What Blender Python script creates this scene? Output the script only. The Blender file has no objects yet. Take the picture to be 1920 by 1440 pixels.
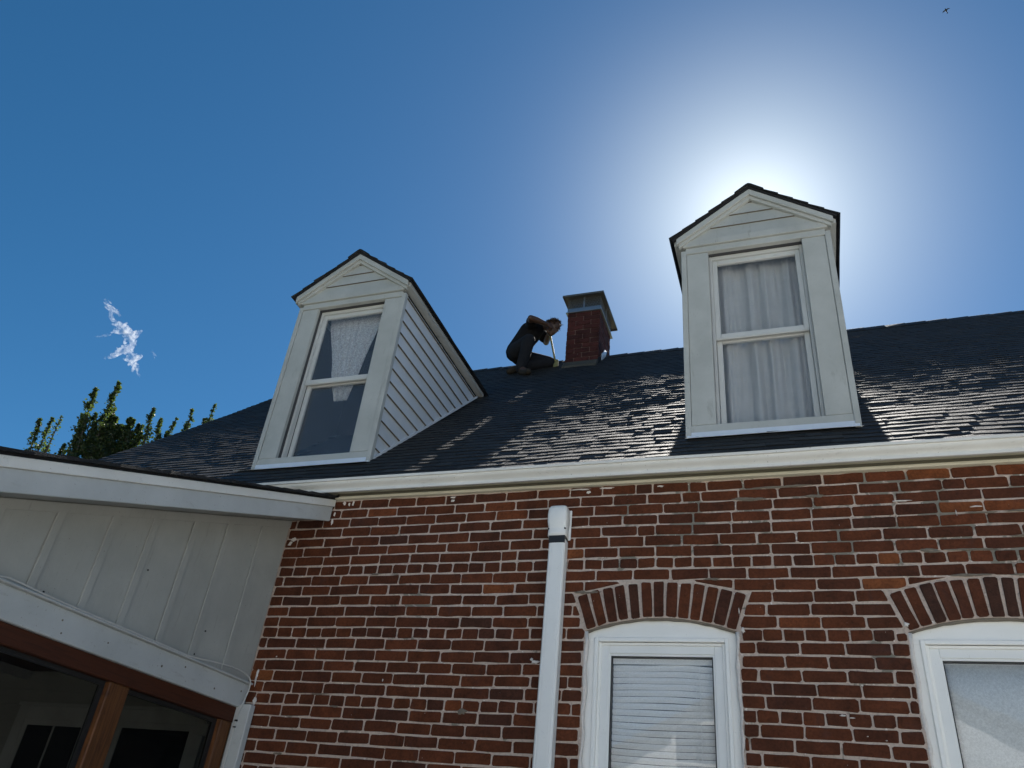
import bpy, bmesh, math, random
from mathutils import Vector, Matrix, noise

random.seed(7)
R = math.radians
SC = bpy.context.scene
COL = SC.collection

# ------------------------------------------------------------------ camera
cam_data = bpy.data.cameras.new('camera')
cam = bpy.data.objects.new('camera', cam_data)
COL.objects.link(cam)
cam_data.sensor_width = 36.0
cam_data.lens = 1474.96 / 1920 * 36.0
cam_data.clip_start = 0.05
cam_data.clip_end = 5000
CAMP = Vector((1.4743, -4.3496, 1.6))
RIGHT = Vector((0.943306, 0.317498, 0.096788))
DOWN = Vector((-0.095248, 0.538259, -0.837380))
FWD = Vector((-0.317963, 0.780687, 0.537984))
M = Matrix.Identity(4)
for i in range(3):
    M[i][0] = RIGHT[i]
    M[i][1] = -DOWN[i]
    M[i][2] = -FWD[i]
    M[i][3] = CAMP[i]
cam.matrix_world = M
SC.camera = cam

# ------------------------------------------------------------------ sky, sun, exposure
SUN_EL, SUN_AZ = R(43.98), R(-0.55)
world = bpy.data.worlds.new('World')
SC.world = world
world.use_nodes = True
wn = world.node_tree.nodes
wl = world.node_tree.links
wn.clear()
sky = wn.new('ShaderNodeTexSky')
sky.sky_type = 'NISHITA'
sky.sun_disc = False
sky.sun_elevation = SUN_EL
sky.sun_rotation = SUN_AZ
sky.altitude = 300
sky.air_density = 0.82
sky.dust_density = 0.22
sky.ozone_density = 5.5
bg = wn.new('ShaderNodeBackground')
bg.inputs['Strength'].default_value = 0.05
out = wn.new('ShaderNodeOutputWorld')
hs = wn.new('ShaderNodeHueSaturation')
hs.inputs['Saturation'].default_value = 1.2
hs.inputs['Hue'].default_value = 0.489
wl.new(sky.outputs[0], hs.inputs['Color'])
# bright circumsolar aureole of the hazy sky round the sun
sdir = Vector((math.sin(SUN_AZ) * math.cos(SUN_EL), math.cos(SUN_AZ) * math.cos(SUN_EL), math.sin(SUN_EL)))
tc = wn.new('ShaderNodeTexCoord')
dt = wn.new('ShaderNodeVectorMath'); dt.operation = 'DOT_PRODUCT'; dt.inputs[1].default_value = sdir
nm = wn.new('ShaderNodeVectorMath'); nm.operation = 'NORMALIZE'
wl.new(tc.outputs['Generated'], nm.inputs[0]); wl.new(nm.outputs[0], dt.inputs[0])
mxn = wn.new('ShaderNodeMath'); mxn.operation = 'MAXIMUM'; mxn.inputs[1].default_value = 0.0
wl.new(dt.outputs['Value'], mxn.inputs[0])
last = hs.outputs[0]
for expo, amp, col_ in ((80, 4.2, (.94, 1.0, .80)), (420, 4.0, (1.0, 1.0, .95))):
    pw = wn.new('ShaderNodeMath'); pw.operation = 'POWER'; pw.inputs[1].default_value = expo
    wl.new(mxn.outputs[0], pw.inputs[0])
    sc_ = wn.new('ShaderNodeVectorMath'); sc_.operation = 'SCALE'; sc_.inputs[0].default_value = [amp * q for q in col_]
    wl.new(pw.outputs[0], sc_.inputs['Scale'])
    ad = wn.new('ShaderNodeVectorMath'); ad.operation = 'ADD'
    wl.new(last, ad.inputs[0]); wl.new(sc_.outputs[0], ad.inputs[1]); last = ad.outputs[0]
wl.new(last, bg.inputs['Color'])
wl.new(bg.outputs[0], out.inputs['Surface'])

sun_data = bpy.data.lights.new('sun', 'SUN')
sun_data.energy = 5.0
sun_data.angle = R(0.5)
sun_data.color = (1.0, 0.95, 0.88)
sun = bpy.data.objects.new('sun', sun_data)
COL.objects.link(sun)
sdir = Vector((math.sin(SUN_AZ) * math.cos(SUN_EL), math.cos(SUN_AZ) * math.cos(SUN_EL), math.sin(SUN_EL)))
sun.rotation_euler = sdir.to_track_quat('Z', 'Y').to_euler()
sun.location = sdir * 60

SC.render.engine = 'CYCLES'
SC.view_settings.view_transform = 'Standard'
SC.view_settings.look = 'None'
SC.view_settings.exposure = 1.1
SC.view_settings.gamma = 1.0
SC.view_settings.use_curve_mapping = False
SC.cycles.max_bounces = 10
SC.cycles.transparent_max_bounces = 16
SC.cycles.use_denoising = True

# ------------------------------------------------------------------ helpers
def tag(o, label=None, cat=None, group=None, kind=None):
    if label: o['label'] = label
    if cat: o['category'] = cat
    if group: o['group'] = group
    if kind: o['kind'] = kind
    return o


def empty(name, loc=(0, 0, 0)):
    o = bpy.data.objects.new(name, None)
    o.empty_display_size = 0.2
    COL.objects.link(o)
    o.location = loc
    return o


def bevel(o, w=0.003, seg=1):
    m = o.modifiers.new('bevel', 'BEVEL')
    m.width = w
    m.segments = seg
    m.limit_method = 'ANGLE'
    m.angle_limit = R(35)
    return o


class MB:
    """collects geometry, builds one mesh object"""
    def __init__(self):
        self.v = []; self.f = []; self.r = []

    def add(self, vs, fs, rnd=None):
        n = len(self.v)
        self.v += [tuple(p) for p in vs]
        self.f += [tuple(i + n for i in f) for f in fs]
        self.r += list(rnd) if hasattr(rnd, '__len__') else [rnd if rnd is not None else 0.5] * len(vs)

    def box(self, x0, x1, y0, y1, z0, z1, rnd=None):
        vs = [(x0, y0, z0), (x1, y0, z0), (x1, y1, z0), (x0, y1, z0), (x0, y0, z1), (x1, y0, z1), (x1, y1, z1), (x0, y1, z1)]
        self.add(vs, [(0, 3, 2, 1), (4, 5, 6, 7), (0, 1, 5, 4), (1, 2, 6, 5), (2, 3, 7, 6), (3, 0, 4, 7)], rnd)

    def prism(self, poly, a0, a1, axis='y', rnd=None):
        """poly: list of 2D points; extruded along axis from a0 to a1 (poly in the two other axes in order)"""
        def P(p, a):
            if axis == 'y': return (p[0], a, p[1])
            if axis == 'x': return (a, p[0], p[1])
            return (p[0], p[1], a)
        n = len(poly)
        vs = [P(p, a0) for p in poly] + [P(p, a1) for p in poly]
        fs = [tuple(range(n)), tuple(reversed(range(n, 2 * n)))]
        for i in range(n):
            j = (i + 1) % n
            fs.append((j, i, n + i, n + j))
        self.add(vs, fs, rnd)

    def tube(self, pts, rads, seg=8, rnd=None, cap=True):
        pts = [Vector(p) for p in pts]
        if not hasattr(rads, '__len__'): rads = [rads] * len(pts)
        vs = []; fs = []
        t0 = (pts[1] - pts[0]).normalized()
        ref = Vector((0, 0, 1)) if abs(t0.z) < .9 else Vector((1, 0, 0))
        for i, p in enumerate(pts):
            t = (pts[min(i + 1, len(pts) - 1)] - pts[max(i - 1, 0)]).normalized()
            u = t.cross(ref).normalized(); w = t.cross(u).normalized()
            for k in range(seg):
                a = 2 * math.pi * k / seg
                vs.append(p + (u * math.cos(a) + w * math.sin(a)) * rads[i])
        for i in range(len(pts) - 1):
            for k in range(seg):
                k2 = (k + 1) % seg
                fs.append((i * seg + k, i * seg + k2, (i + 1) * seg + k2, (i + 1) * seg + k))
        if cap:
            fs.append(tuple(range(seg))); fs.append(tuple(range((len(pts) - 1) * seg, len(pts) * seg)))
        self.add(vs, fs, rnd)

    def build(self, name, mat, parent=None, smooth=False, loc=None, fix=True):
        me = bpy.data.meshes.new(name)
        vs = self.v
        if loc is not None:
            vs = [(a - loc[0], b - loc[1], c - loc[2]) for a, b, c in vs]
        me.from_pydata(vs, [], self.f)
        at = me.attributes.new('rnd', 'FLOAT', 'POINT')
        at.data.foreach_set('value', self.r)
        if fix:
            bm = bmesh.new(); bm.from_mesh(me)
            bmesh.ops.recalc_face_normals(bm, faces=bm.faces)
            bm.to_mesh(me); bm.free()
        if smooth:
            me.polygons.foreach_set('use_smooth', [True] * len(me.polygons))
        me.update()
        o = bpy.data.objects.new(name, me)
        COL.objects.link(o)
        if mat: me.materials.append(mat)
        if parent: o.parent = parent
        if loc is not None: o.location = loc
        return o


def boxo(name, mat, parent, x0, x1, y0, y1, z0, z1, bv=0.003):
    b = MB(); b.box(x0, x1, y0, y1, z0, z1)
    o = b.build(name, mat, parent)
    if bv: bevel(o, bv)
    return o


# ------------------------------------------------------------------ materials
class Mat:
    def __init__(self, name, rough=0.6, spec=0.5, metallic=0.0):
        self.m = bpy.data.materials.new(name)
        self.m.use_nodes = True
        self.n = self.m.node_tree.nodes; self.l = self.m.node_tree.links
        self.b = self.n['Principled BSDF']
        self.b.inputs['Roughness'].default_value = rough
        self.b.inputs['Specular IOR Level'].default_value = spec
        self.b.inputs['Metallic'].default_value = metallic
        self.geo = self.n.new('ShaderNodeNewGeometry')
        self.pos = self.geo.outputs['Position']

    def link(self, a, b): self.l.new(a, b)

    def map(self, scale=(1, 1, 1)):
        mp = self.n.new('ShaderNodeMapping')
        mp.inputs['Scale'].default_value = scale
        self.link(self.pos, mp.inputs['Vector'])
        return mp.outputs[0]

    def noise(self, scale, detail=4, rough=0.6, vec=None, dist=0.0):
        t = self.n.new('ShaderNodeTexNoise')
        t.inputs['Scale'].default_value = scale
        t.inputs['Detail'].default_value = detail
        t.inputs['Roughness'].default_value = rough
        t.inputs['Distortion'].default_value = dist
        self.link(vec or self.pos, t.inputs['Vector'])
        return t.outputs['Fac']

    def ramp(self, fac, stops, interp='LINEAR'):
        r = self.n.new('ShaderNodeValToRGB')
        r.color_ramp.interpolation = interp
        el = r.color_ramp.elements
        while len(el) < len(stops): el.new(0.5)
        for e, (p, c) in zip(el, stops):
            e.position = p
            e.color = (c, c, c, 1) if not hasattr(c, '__len__') else (*c[:3], 1)
        self.link(fac, r.inputs['Fac'])
        return r.outputs['Color']

    def mix(self, fac, a, b, mode='MIX'):
        m = self.n.new('ShaderNodeMix')
        m.data_type = 'RGBA'; m.blend_type = mode
        for sock, val in ((m.inputs[0], fac), (m.inputs[6], a), (m.inputs[7], b)):
            if hasattr(val, 'is_output'): self.link(val, sock)
            elif hasattr(val, '__len__'): sock.default_value = (*val[:3], 1)
            else: sock.default_value = val
        return m.outputs[2]

    def attr(self, name='rnd'):
        a = self.n.new('ShaderNodeAttribute'); a.attribute_name = name
        return a.outputs['Fac']

    def math(self, op, a, b=0.0):
        m = self.n.new('ShaderNodeMath'); m.operation = op
        for s, v in ((m.inputs[0], a), (m.inputs[1], b)):
            if hasattr(v, 'is_output'): self.link(v, s)
            else: s.default_value = v
        return m.outputs[0]

    def sep(self, i):
        s = self.n.new('ShaderNodeSeparateXYZ'); self.link(self.pos, s.inputs[0])
        return s.outputs[i]

    def color(self, c):
        if hasattr(c, 'is_output'): self.link(c, self.b.inputs['Base Color'])
        else: self.b.inputs['Base Color'].default_value = (*c, 1)
        return self

    def bump(self, h, strength=0.3, dist=0.01):
        b = self.n.new('ShaderNodeBump')
        b.inputs['Strength'].default_value = strength
        b.inputs['Distance'].default_value = dist
        self.link(h, b.inputs['Height'])
        self.link(b.outputs[0], self.b.inputs['Normal'])
        return self


def plain(name, c, rough=0.6, spec=0.5, metallic=0.0):
    return Mat(name, rough, spec, metallic).color(c).m


def mk_brick(name, stops, stain=1.0):
    t = Mat(name, 0.88, 0.25)
    base = t.ramp(t.attr(), stops)
    n1 = t.noise(9, 5, .65)
    n2 = t.noise(70, 4, .7)
    c = t.mix(1.0, base, t.ramp(n1, [(0.25, .52), (0.52, 1.0), (0.8, 1.35)]), 'MULTIPLY')
    c = t.mix(1.0, c, t.ramp(n2, [(0.25, .6), (0.5, 1.0), (0.75, 1.3)]), 'MULTIPLY')
    # soot-dark blotches and a pale lime bloom
    c = t.mix(t.ramp(t.noise(4.5, 6, .7, dist=.6), [(0.58, 0.0), (0.70, .55 * stain)]), c, (0.055, 0.028, 0.024))
    c = t.mix(t.ramp(t.noise(23, 5, .75), [(0.66, 0.0), (0.76, .35)]), c, (0.30, 0.22, 0.19))
    c = t.mix(t.ramp(t.noise(48, 2, .5), [(0.775, 0.0), (0.79, .8)]), c, (0.55, 0.5, 0.45))
    t.color(c)
    h = t.mix(.5, t.noise(35, 6, .7), t.noise(140, 3, .6))
    t.bump(h, .55, .008)
    return t.m


BRICK = mk_brick('brick_clay', [(0.0, (.050, .023, .016)), (0.25, (.074, .0245, .013)), (0.6, (.100, .030, .0125)),
                                (0.86, (.125, .037, .016)), (0.95, (.165, .048, .017)), (1.0, (.20, .066, .023))])
CHBRICK = mk_brick('brick_chimney', [(0.0, (.05, .016, .014)), (1.0, (.085, .024, .020))], .5)

t = Mat('mortar', 0.95, 0.15)
c = t.mix(t.noise(14, 5, .7), (.46, .37, .315), (.66, .55, .48))
zone = t.math('MULTIPLY', t.ramp(t.sep(0), [(0.35, 0.0), (0.6, 1.0)]), t.ramp(t.math('SUBTRACT', t.sep(2), 2.85), [(0.15, 0.0), (0.5, 1.0)]))
patch = t.ramp(t.math('ADD', t.noise(3.1, 5, .7, dist=.6), t.math('MULTIPLY', zone, .10)), [(0.60, 0.0), (0.64, 1.0)])
c = t.mix(patch, c, (.24, .225, .19))
c = t.mix(t.ramp(t.noise(60, 3, .6), [(0.3, .45), (0.5, 0.0)]), c, (.26, .19, .16))
c = t.mix(t.ramp(t.noise(38, 2, .5), [(0.68, 0.0), (0.72, 1.0)]), c, (.78, .72, .68))
t.color(c); t.bump(t.noise(90, 5, .7), .7, .01)
MORTAR = t.m
t = Mat('mortar_grey', 0.95, 0.15)
t.color(t.mix(t.noise(30, 5, .7), (.15, .13, .105), (.25, .22, .18))); t.bump(t.noise(90, 5, .7), .6, .01)
MORTAR_GREY = t.m
t = Mat('mortar_chimney', .95, .15); t.color(t.mix(t.noise(30), (.14, .085, .075), (.22, .15, .125))); MORTAR_CH = t.m
t = Mat('lime_splash', .9, .2); t.color(t.mix(t.noise(60), (.6, .55, .52), (.82, .79, .75))); t.bump(t.noise(120), .6, .01); SPLASH = t.m


def mk_white(name, c0=(.80, .80, .77), c1=(.66, .66, .63), rough=.5, dirt=.5, dcol=(.30, .28, .24), grain=(1, 1, 1), bump=.12):
    t = Mat(name, rough, .4)
    c = t.mix(t.ramp(t.noise(2.2, 6, .65), [(0.3, 0.0), (0.7, 1.0)]), c0, c1)
    c = t.mix(t.ramp(t.noise(16, 6, .72, vec=t.map(grain)), [(0.60, 0.0), (0.78, dirt)]), c, dcol)
    c = t.mix(t.ramp(t.noise(85, 2, .5), [(0.70, 0.0), (0.76, dirt * .9)]), c, (.16, .14, .12))
    t.color(c)
    t.bump(t.noise(40, 5, .6, vec=t.map(grain)), bump, .006)
    return t.m


WHITE = mk_white('white_painted_trim')
FRESH = mk_white('fresh_white_paint', (.90, .90, .88), (.84, .84, .81), .45, .2, (.5, .48, .42), bump=.06)
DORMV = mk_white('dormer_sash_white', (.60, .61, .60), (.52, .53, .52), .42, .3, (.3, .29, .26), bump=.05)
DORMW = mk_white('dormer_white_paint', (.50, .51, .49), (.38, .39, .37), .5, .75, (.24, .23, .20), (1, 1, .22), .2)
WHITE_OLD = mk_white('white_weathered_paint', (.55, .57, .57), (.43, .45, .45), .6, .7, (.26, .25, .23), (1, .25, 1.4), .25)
VINYL = mk_white('white_vinyl', (.82, .83, .82), (.76, .77, .76), .38, .18, (.45, .45, .43), bump=.04)
CREAM = mk_white('cream_frieze', (.72, .68, .54), (.60, .57, .45), .5, .35)
OLIVE_SHADE = mk_white('olive_shade_board', (.17, .16, .115), (.13, .12, .09), .6, .3, (.08, .07, .05))
GUTTERM = mk_white('gutter_white', (.78, .77, .735), (.66, .65, .615), .42, .75, (.22, .2, .17), (.35, 2, 2), .03)
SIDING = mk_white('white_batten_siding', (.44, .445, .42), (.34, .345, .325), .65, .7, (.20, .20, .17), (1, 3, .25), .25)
LAP = mk_white('white_lap_siding', (.74, .76, .78), (.64, .66, .68), .45, .25, (.4, .4, .4), bump=.05)
SHADE_GRIME = plain('shade_grime_edge', (.14, .125, .10), .9, .2)  # lap-gap shadow and grime painted as one dark colour; nail heads share it
INNER = mk_white('porch_inner_siding', (.40, .40, .37), (.32, .32, .29), .6, .3)
INNERTRIM = mk_white('porch_inner_trim', (.58, .58, .56), (.48, .48, .46), .5, .3)

t = Mat('asphalt_shingle', 0.68, 0.42)
c = t.ramp(t.attr(), [(0.0, (.005, .005, .005)), (0.08, (.010, .0098, .0098)), (0.4, (.019, .0187, .0187)), (0.8, (.034, .0335, .033)), (1.0, (.055, .053, .050))])
c = t.mix(1.0, c, t.ramp(t.noise(260, 3, .7), [(0.3, .45), (0.5, 1.0), (0.72, 1.9)]), 'MULTIPLY')
c = t.mix(1.0, c, t.ramp(t.noise(5, 5, .6), [(0.3, .75), (0.7, 1.25)]), 'MULTIPLY')
t.color(c); t.bump(t.noise(330, 3, .7), .8, .004)
SHINGLE = t.m
DECK = plain('roof_felt', (.02, .021, .024), .9, .2)
BLACK = plain('black_rubber', (.012, .012, .013), .5)
LINING = plain('attic_lining', (.07, .072, .078), .9)
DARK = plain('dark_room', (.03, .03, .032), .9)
FLOORM = plain('room_floor', (.08, .06, .045), .8)


def mk_wood():
    t = Mat('stained_wood', .55, .35)
    g = t.noise(26, 6, .65, vec=t.map((1, 2.2, .14)), dist=1.4)
    c = t.ramp(g, [(0.25, (.04, .013, .005)), (0.48, (.105, .040, .013)), (0.62, (.155, .060, .019)), (0.8, (.075, .027, .009))])
    c = t.mix(t.ramp(t.noise(7, 3), [(0.66, 0.0), (0.72, .8)]), c, (.05, .018, .008))
    t.color(c); t.bump(g, .4, .006)
    return t.m


WOOD = mk_wood()
t = Mat('stained_beam', .6, .3)
g = t.noise(26, 6, .65, vec=t.map((1, .14, 2.5)), dist=1.2)
t.color(t.ramp(g, [(0.25, (.028, .008, .004)), (0.55, (.07, .02, .008)), (0.8, (.045, .014, .006))])); t.bump(g, .4, .006)
BEAMM = t.m


def mk_glass(name, tint=(.975, .98, .985), haze=0.0, hazecol=(.6, .62, .64), ior=1.5):
    m = bpy.data.materials.new(name); m.use_nodes = True
    n = m.node_tree.nodes; l = m.node_tree.links; n.clear()
    o = n.new('ShaderNodeOutputMaterial')
    tr = n.new('ShaderNodeBsdfTransparent'); tr.inputs[0].default_value = (*tint, 1)
    gl = n.new('ShaderNodeBsdfGlossy'); gl.inputs['Roughness'].default_value = .015
    lw = n.new('ShaderNodeLayerWeight'); lw.inputs['Blend'].default_value = .5
    pw = n.new('ShaderNodeMath'); pw.operation = 'POWER'; pw.inputs[1].default_value = 5.0
    l.new(lw.outputs['Facing'], pw.inputs[0])
    f0 = ((ior - 1) / (ior + 1)) ** 2
    fr = n.new('ShaderNodeMath'); fr.operation = 'MULTIPLY_ADD'; fr.inputs[1].default_value = 1 - f0; fr.inputs[2].default_value = f0
    l.new(pw.outputs[0], fr.inputs[0])
    mul = n.new('ShaderNodeMath'); mul.operation = 'MULTIPLY'; mul.inputs[1].default_value = 1.0
    l.new(fr.outputs[0], mul.inputs[0])
    mx = n.new('ShaderNodeMixShader')
    l.new(mul.outputs[0], mx.inputs[0]); l.new(tr.outputs[0], mx.inputs[1]); l.new(gl.outputs[0], mx.inputs[2])
    # slow waviness of old panes
    ge = n.new('ShaderNodeNewGeometry'); nz = n.new('ShaderNodeTexNoise'); nz.inputs['Scale'].default_value = 2.5
    l.new(ge.outputs['Position'], nz.inputs['Vector'])
    bp = n.new('ShaderNodeBump'); bp.inputs['Strength'].default_value = .04; bp.inputs['Distance'].default_value = .02
    l.new(nz.outputs['Fac'], bp.inputs['Height']); l.new(bp.outputs[0], gl.inputs['Normal'])
    last = mx
    if haze > 0:
        df = n.new('ShaderNodeBsdfDiffuse'); df.inputs[0].default_value = (*hazecol, 1)
        n2 = n.new('ShaderNodeTexNoise'); n2.inputs['Scale'].default_value = 9; n2.inputs['Detail'].default_value = 5
        l.new(ge.outputs['Position'], n2.inputs['Vector'])
        rp = n.new('ShaderNodeMapRange'); rp.inputs[1].default_value = .3; rp.inputs[2].default_value = .75
        rp.inputs[3].default_value = haze * .6; rp.inputs[4].default_value = haze * 1.3
        l.new(n2.outputs['Fac'], rp.inputs[0])
        m2 = n.new('ShaderNodeMixShader')
        l.new(rp.outputs[0], m2.inputs[0]); l.new(mx.outputs[0], m2.inputs[1]); l.new(df.outputs[0], m2.inputs[2])
        last = m2
    l.new(last.outputs[0], o.inputs[0])
    return m


GLASS = mk_glass('window_glass', haze=.06, hazecol=(.45, .55, .68))
GLASS_DUSTY = mk_glass('window_glass_dusty', haze=.06)
GLASS_LOW = mk_glass('window_glass_lower', haze=.03)
SCREENM = mk_glass('porch_insect_screen', tint=(.52, .53, .54), haze=.10, hazecol=(.03, .03, .03), ior=1.06)


def mk_cloth(name, c, trans=.35, rough=.9, weave=220, alpha=1.0):
    m = bpy.data.materials.new(name); m.use_nodes = True
    n = m.node_tree.nodes; l = m.node_tree.links; n.clear()
    o = n.new('ShaderNodeOutputMaterial')
    d = n.new('ShaderNodeBsdfDiffuse'); tl = n.new('ShaderNodeBsdfTranslucent')
    ge = n.new('ShaderNodeNewGeometry'); nz = n.new('ShaderNodeTexNoise'); nz.inputs['Scale'].default_value = weave
    nz.inputs['Detail'].default_value = 3
    l.new(ge.outputs['Position'], nz.inputs['Vector'])
    rp = n.new('ShaderNodeValToRGB')
    rp.color_ramp.elements[0].position = .3; rp.color_ramp.elements[1].position = .7
    rp.color_ramp.elements[0].color = (*[k * .8 for k in c], 1); rp.color_ramp.elements[1].color = (*c, 1)
    l.new(nz.outputs['Fac'], rp.inputs[0]); l.new(rp.outputs[0], d.inputs[0]); l.new(rp.outputs[0], tl.inputs[0])
    mx = n.new('ShaderNodeMixShader'); mx.inputs[0].default_value = trans
    l.new(d.outputs[0], mx.inputs[1]); l.new(tl.outputs[0], mx.inputs[2])
    last = mx
    if alpha < 1:
        tr = n.new('ShaderNodeBsdfTransparent'); m2 = n.new('ShaderNodeMixShader')
        n2 = n.new('ShaderNodeTexNoise'); n2.inputs['Scale'].default_value = 75; n2.inputs['Detail'].default_value = 5
        l.new(ge.outputs['Position'], n2.inputs['Vector'])
        mr = n.new('ShaderNodeMapRange'); mr.inputs[1].default_value = .35; mr.inputs[2].default_value = .65
        mr.inputs[3].default_value = alpha - .2; mr.inputs[4].default_value = min(1, alpha + .2)
        l.new(n2.outputs['Fac'], mr.inputs[0]); l.new(mr.outputs[0], m2.inputs[0])
        l.new(tr.outputs[0], m2.inputs[1]); l.new(mx.outputs[0], m2.inputs[2]); last = m2
    l.new(last.outputs[0], o.inputs[0])
    return m


CURTAIN = mk_cloth('sheer_curtain', (.64, .65, .65), .2)
LACE = mk_cloth('lace_curtain', (.86, .87, .88), .2, alpha=.72)
BLINDM = mk_cloth('blind_slats', (.92, .92, .90), .04)
SHADEM = mk_cloth('roller_shade', (.80, .81, .79), .08, weave=120)

t = Mat('galvanized', .42, .5, .85); t.color(t.mix(t.noise(12, 5), (.24, .27, .30), (.36, .39, .42))); GALV = t.m
t = Mat('cap_lid_metal', .5, .5, .5); t.color(t.mix(t.noise(12, 5), (.09, .09, .086), (.16, .155, .145))); LIDM = t.m
WIRE = plain('wire_mesh', (.15, .155, .16), .5, .5, .3)
t = Mat('flashing_metal', .38, .5, .25); t.color(t.mix(t.noise(14, 5), (.66, .70, .76), (.82, .85, .88))); FLASH = t.m
t = Mat('cement_base', .9, .2); t.color(t.mix(t.noise(30, 5, .7), (.05, .045, .038), (.14, .125, .10))); t.bump(t.noise(60), .8, .02); CEMENT = t.m

# ------------------------------------------------------------------ the setting: ground
t = Mat('ground_lawn', .95, .1)
c = t.mix(t.noise(.35, 6, .7), (.16, .15, .085), (.23, .20, .14))
c = t.mix(t.ramp(t.noise(2.5, 5, .7), [(0.4, 0.0), (0.65, .8)]), c, (.10, .13, .05))
t.color(c); t.bump(t.noise(30, 5, .7), .6, .03)
g = MB()
g.add([(-1500, -1500, 0), (1500, -1500, 0), (1500, 1500, 0), (-1500, 1500, 0)], [(0, 1, 2, 3)])
ground = tag(g.build('ground', t.m), kind='structure')
t = Mat('bounce_concrete', .85, .25)
c = t.mix(t.noise(1.2, 6, .7), (.56, .54, .49), (.68, .66, .60)); t.color(c); t.bump(t.noise(60, 5, .7), .4, .01)
g = MB(); g.box(-1.4, 22.0, -26.0, -.9, -.1, .02)
bounce_patio = bevel(tag(g.build('bounce_patio', t.m), kind='structure'), .01)  # unseen pale slab, added to bounce sunlight onto the shaded wall

# ------------------------------------------------------------------ the brick house
CO = 0.0675                      # one brick course
ZH = 3.2514                      # middle of a header course
TP = 0.9437                      # roof slope
YD, ZB = 0.4273, 4.31            # dormer front and where it meets the roof
YRIDGE = 3.808
XL, XR = -5.12, 3.92             # house ends
ROOF_L, ROOF_R = -5.30, 4.06     # roof ends
YBACK = 2 * YRIDGE


def rz(y): return ZB + TP * (y - YD)


house = tag(empty('brick_house', (0, 0, 0)),
            'red brick house with dark shingle roof, two white dormers and a brick chimney', 'house')

WX = [0.735, 2.385]              # window centres
HW = 0.412                       # half opening
ZSPR, RISE = 2.866, 0.072
ZSILL = 1.30
RAD = (HW * HW + RISE * RISE) / (2 * RISE)
VL = 0.205                       # voussoir length


def arc_z(dx): return ZSPR + RISE - RAD + math.sqrt(RAD * RAD - dx * dx)


# mortar body of the front wall with two arched openings
wall = MB()
YM, TH = 0.0035, 0.26
WTOP = 3.80
XW0 = -1.86


def wquad(x0, x1, z0, z1):
    wall.box(x0, x1, YM, TH, z0, z1)


xs = XW0
for wx in WX:
    wquad(xs, wx - HW, 0, WTOP)
    wquad(wx - HW, wx + HW, 0, ZSILL)
    N = 12
    for i in range(N):
        a = -HW + 2 * HW * i / N; b = -HW + 2 * HW * (i + 1) / N
        wall.prism([(wx + a, arc_z(a)), (wx + b, arc_z(b)), (wx + b, WTOP), (wx + a, WTOP)], YM, TH, 'y')
    xs = wx + HW
wquad(xs, XR, 0, WTOP)
wall_o = wall.build('wall', MORTAR, house)


# brick outlines, clipped around arches and openings
def area(p):
    return .5 * sum(p[i][0] * p[(i + 1) % len(p)][1] - p[(i + 1) % len(p)][0] * p[i][1] for i in range(len(p)))


def clip(poly, a, b, c):
    """keep a*x+b*z >= c"""
    o = []
    for i in range(len(poly)):
        p, q = poly[i], poly[(i + 1) % len(poly)]
        dp = a * p[0] + b * p[1] - c; dq = a * q[0] + b * q[1] - c
        if dp >= 0: o.append(p)
        if dp * dq < 0:
            s = dp / (dp - dq); o.append((p[0] + (q[0] - p[0]) * s, p[1] + (q[1] - p[1]) * s))
    return o


obst = []
JT = 0.0102
for wx in WX:
    A0 = math.asin(HW / RAD); zc = ZSPR + RISE - RAD
    outer = []
    for i in range(9):
        a = A0 - 2 * A0 * i / 8
        outer.append((wx + math.sin(a) * (RAD + VL), zc + math.cos(a) * (RAD + VL)))
    outer = [(wx - HW, ZSPR), (wx + HW, ZSPR)] + outer
    obst.append(outer)
    obst.append([(wx - HW, ZSILL - .07), (wx + HW, ZSILL - .07), (wx + HW, ZSPR + .03), (wx - HW, ZSPR + .03)])


def carve(poly):
    for ob in obst:
        xs_ = [p[0] for p in poly]; zs_ = [p[1] for p in poly]
        ox = [p[0] for p in ob]; oz = [p[1] for p in ob]
        if max(xs_) < min(ox) - JT or min(xs_) > max(ox) + JT or max(zs_) < min(oz) - JT or min(zs_) > max(oz) + JT: continue
        inside = poly
        best = None; bestA = -1; hit = True
        for i in range(len(ob)):
            p, q = ob[i], ob[(i + 1) % len(ob)]
            dx, dz = q[0] - p[0], q[1] - p[1]; L = math.hypot(dx, dz)
            nx, nz = dz / L, -dx / L          # outward for ccw
            c_ = nx * p[0] + nz * p[1] + JT
            k = clip(poly, nx, nz, c_)
            A = area(k) if len(k) > 2 else 0
            if A > bestA: bestA, best = A, k
        poly = best
        if not poly or bestA < .0010: return None
    return poly


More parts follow.
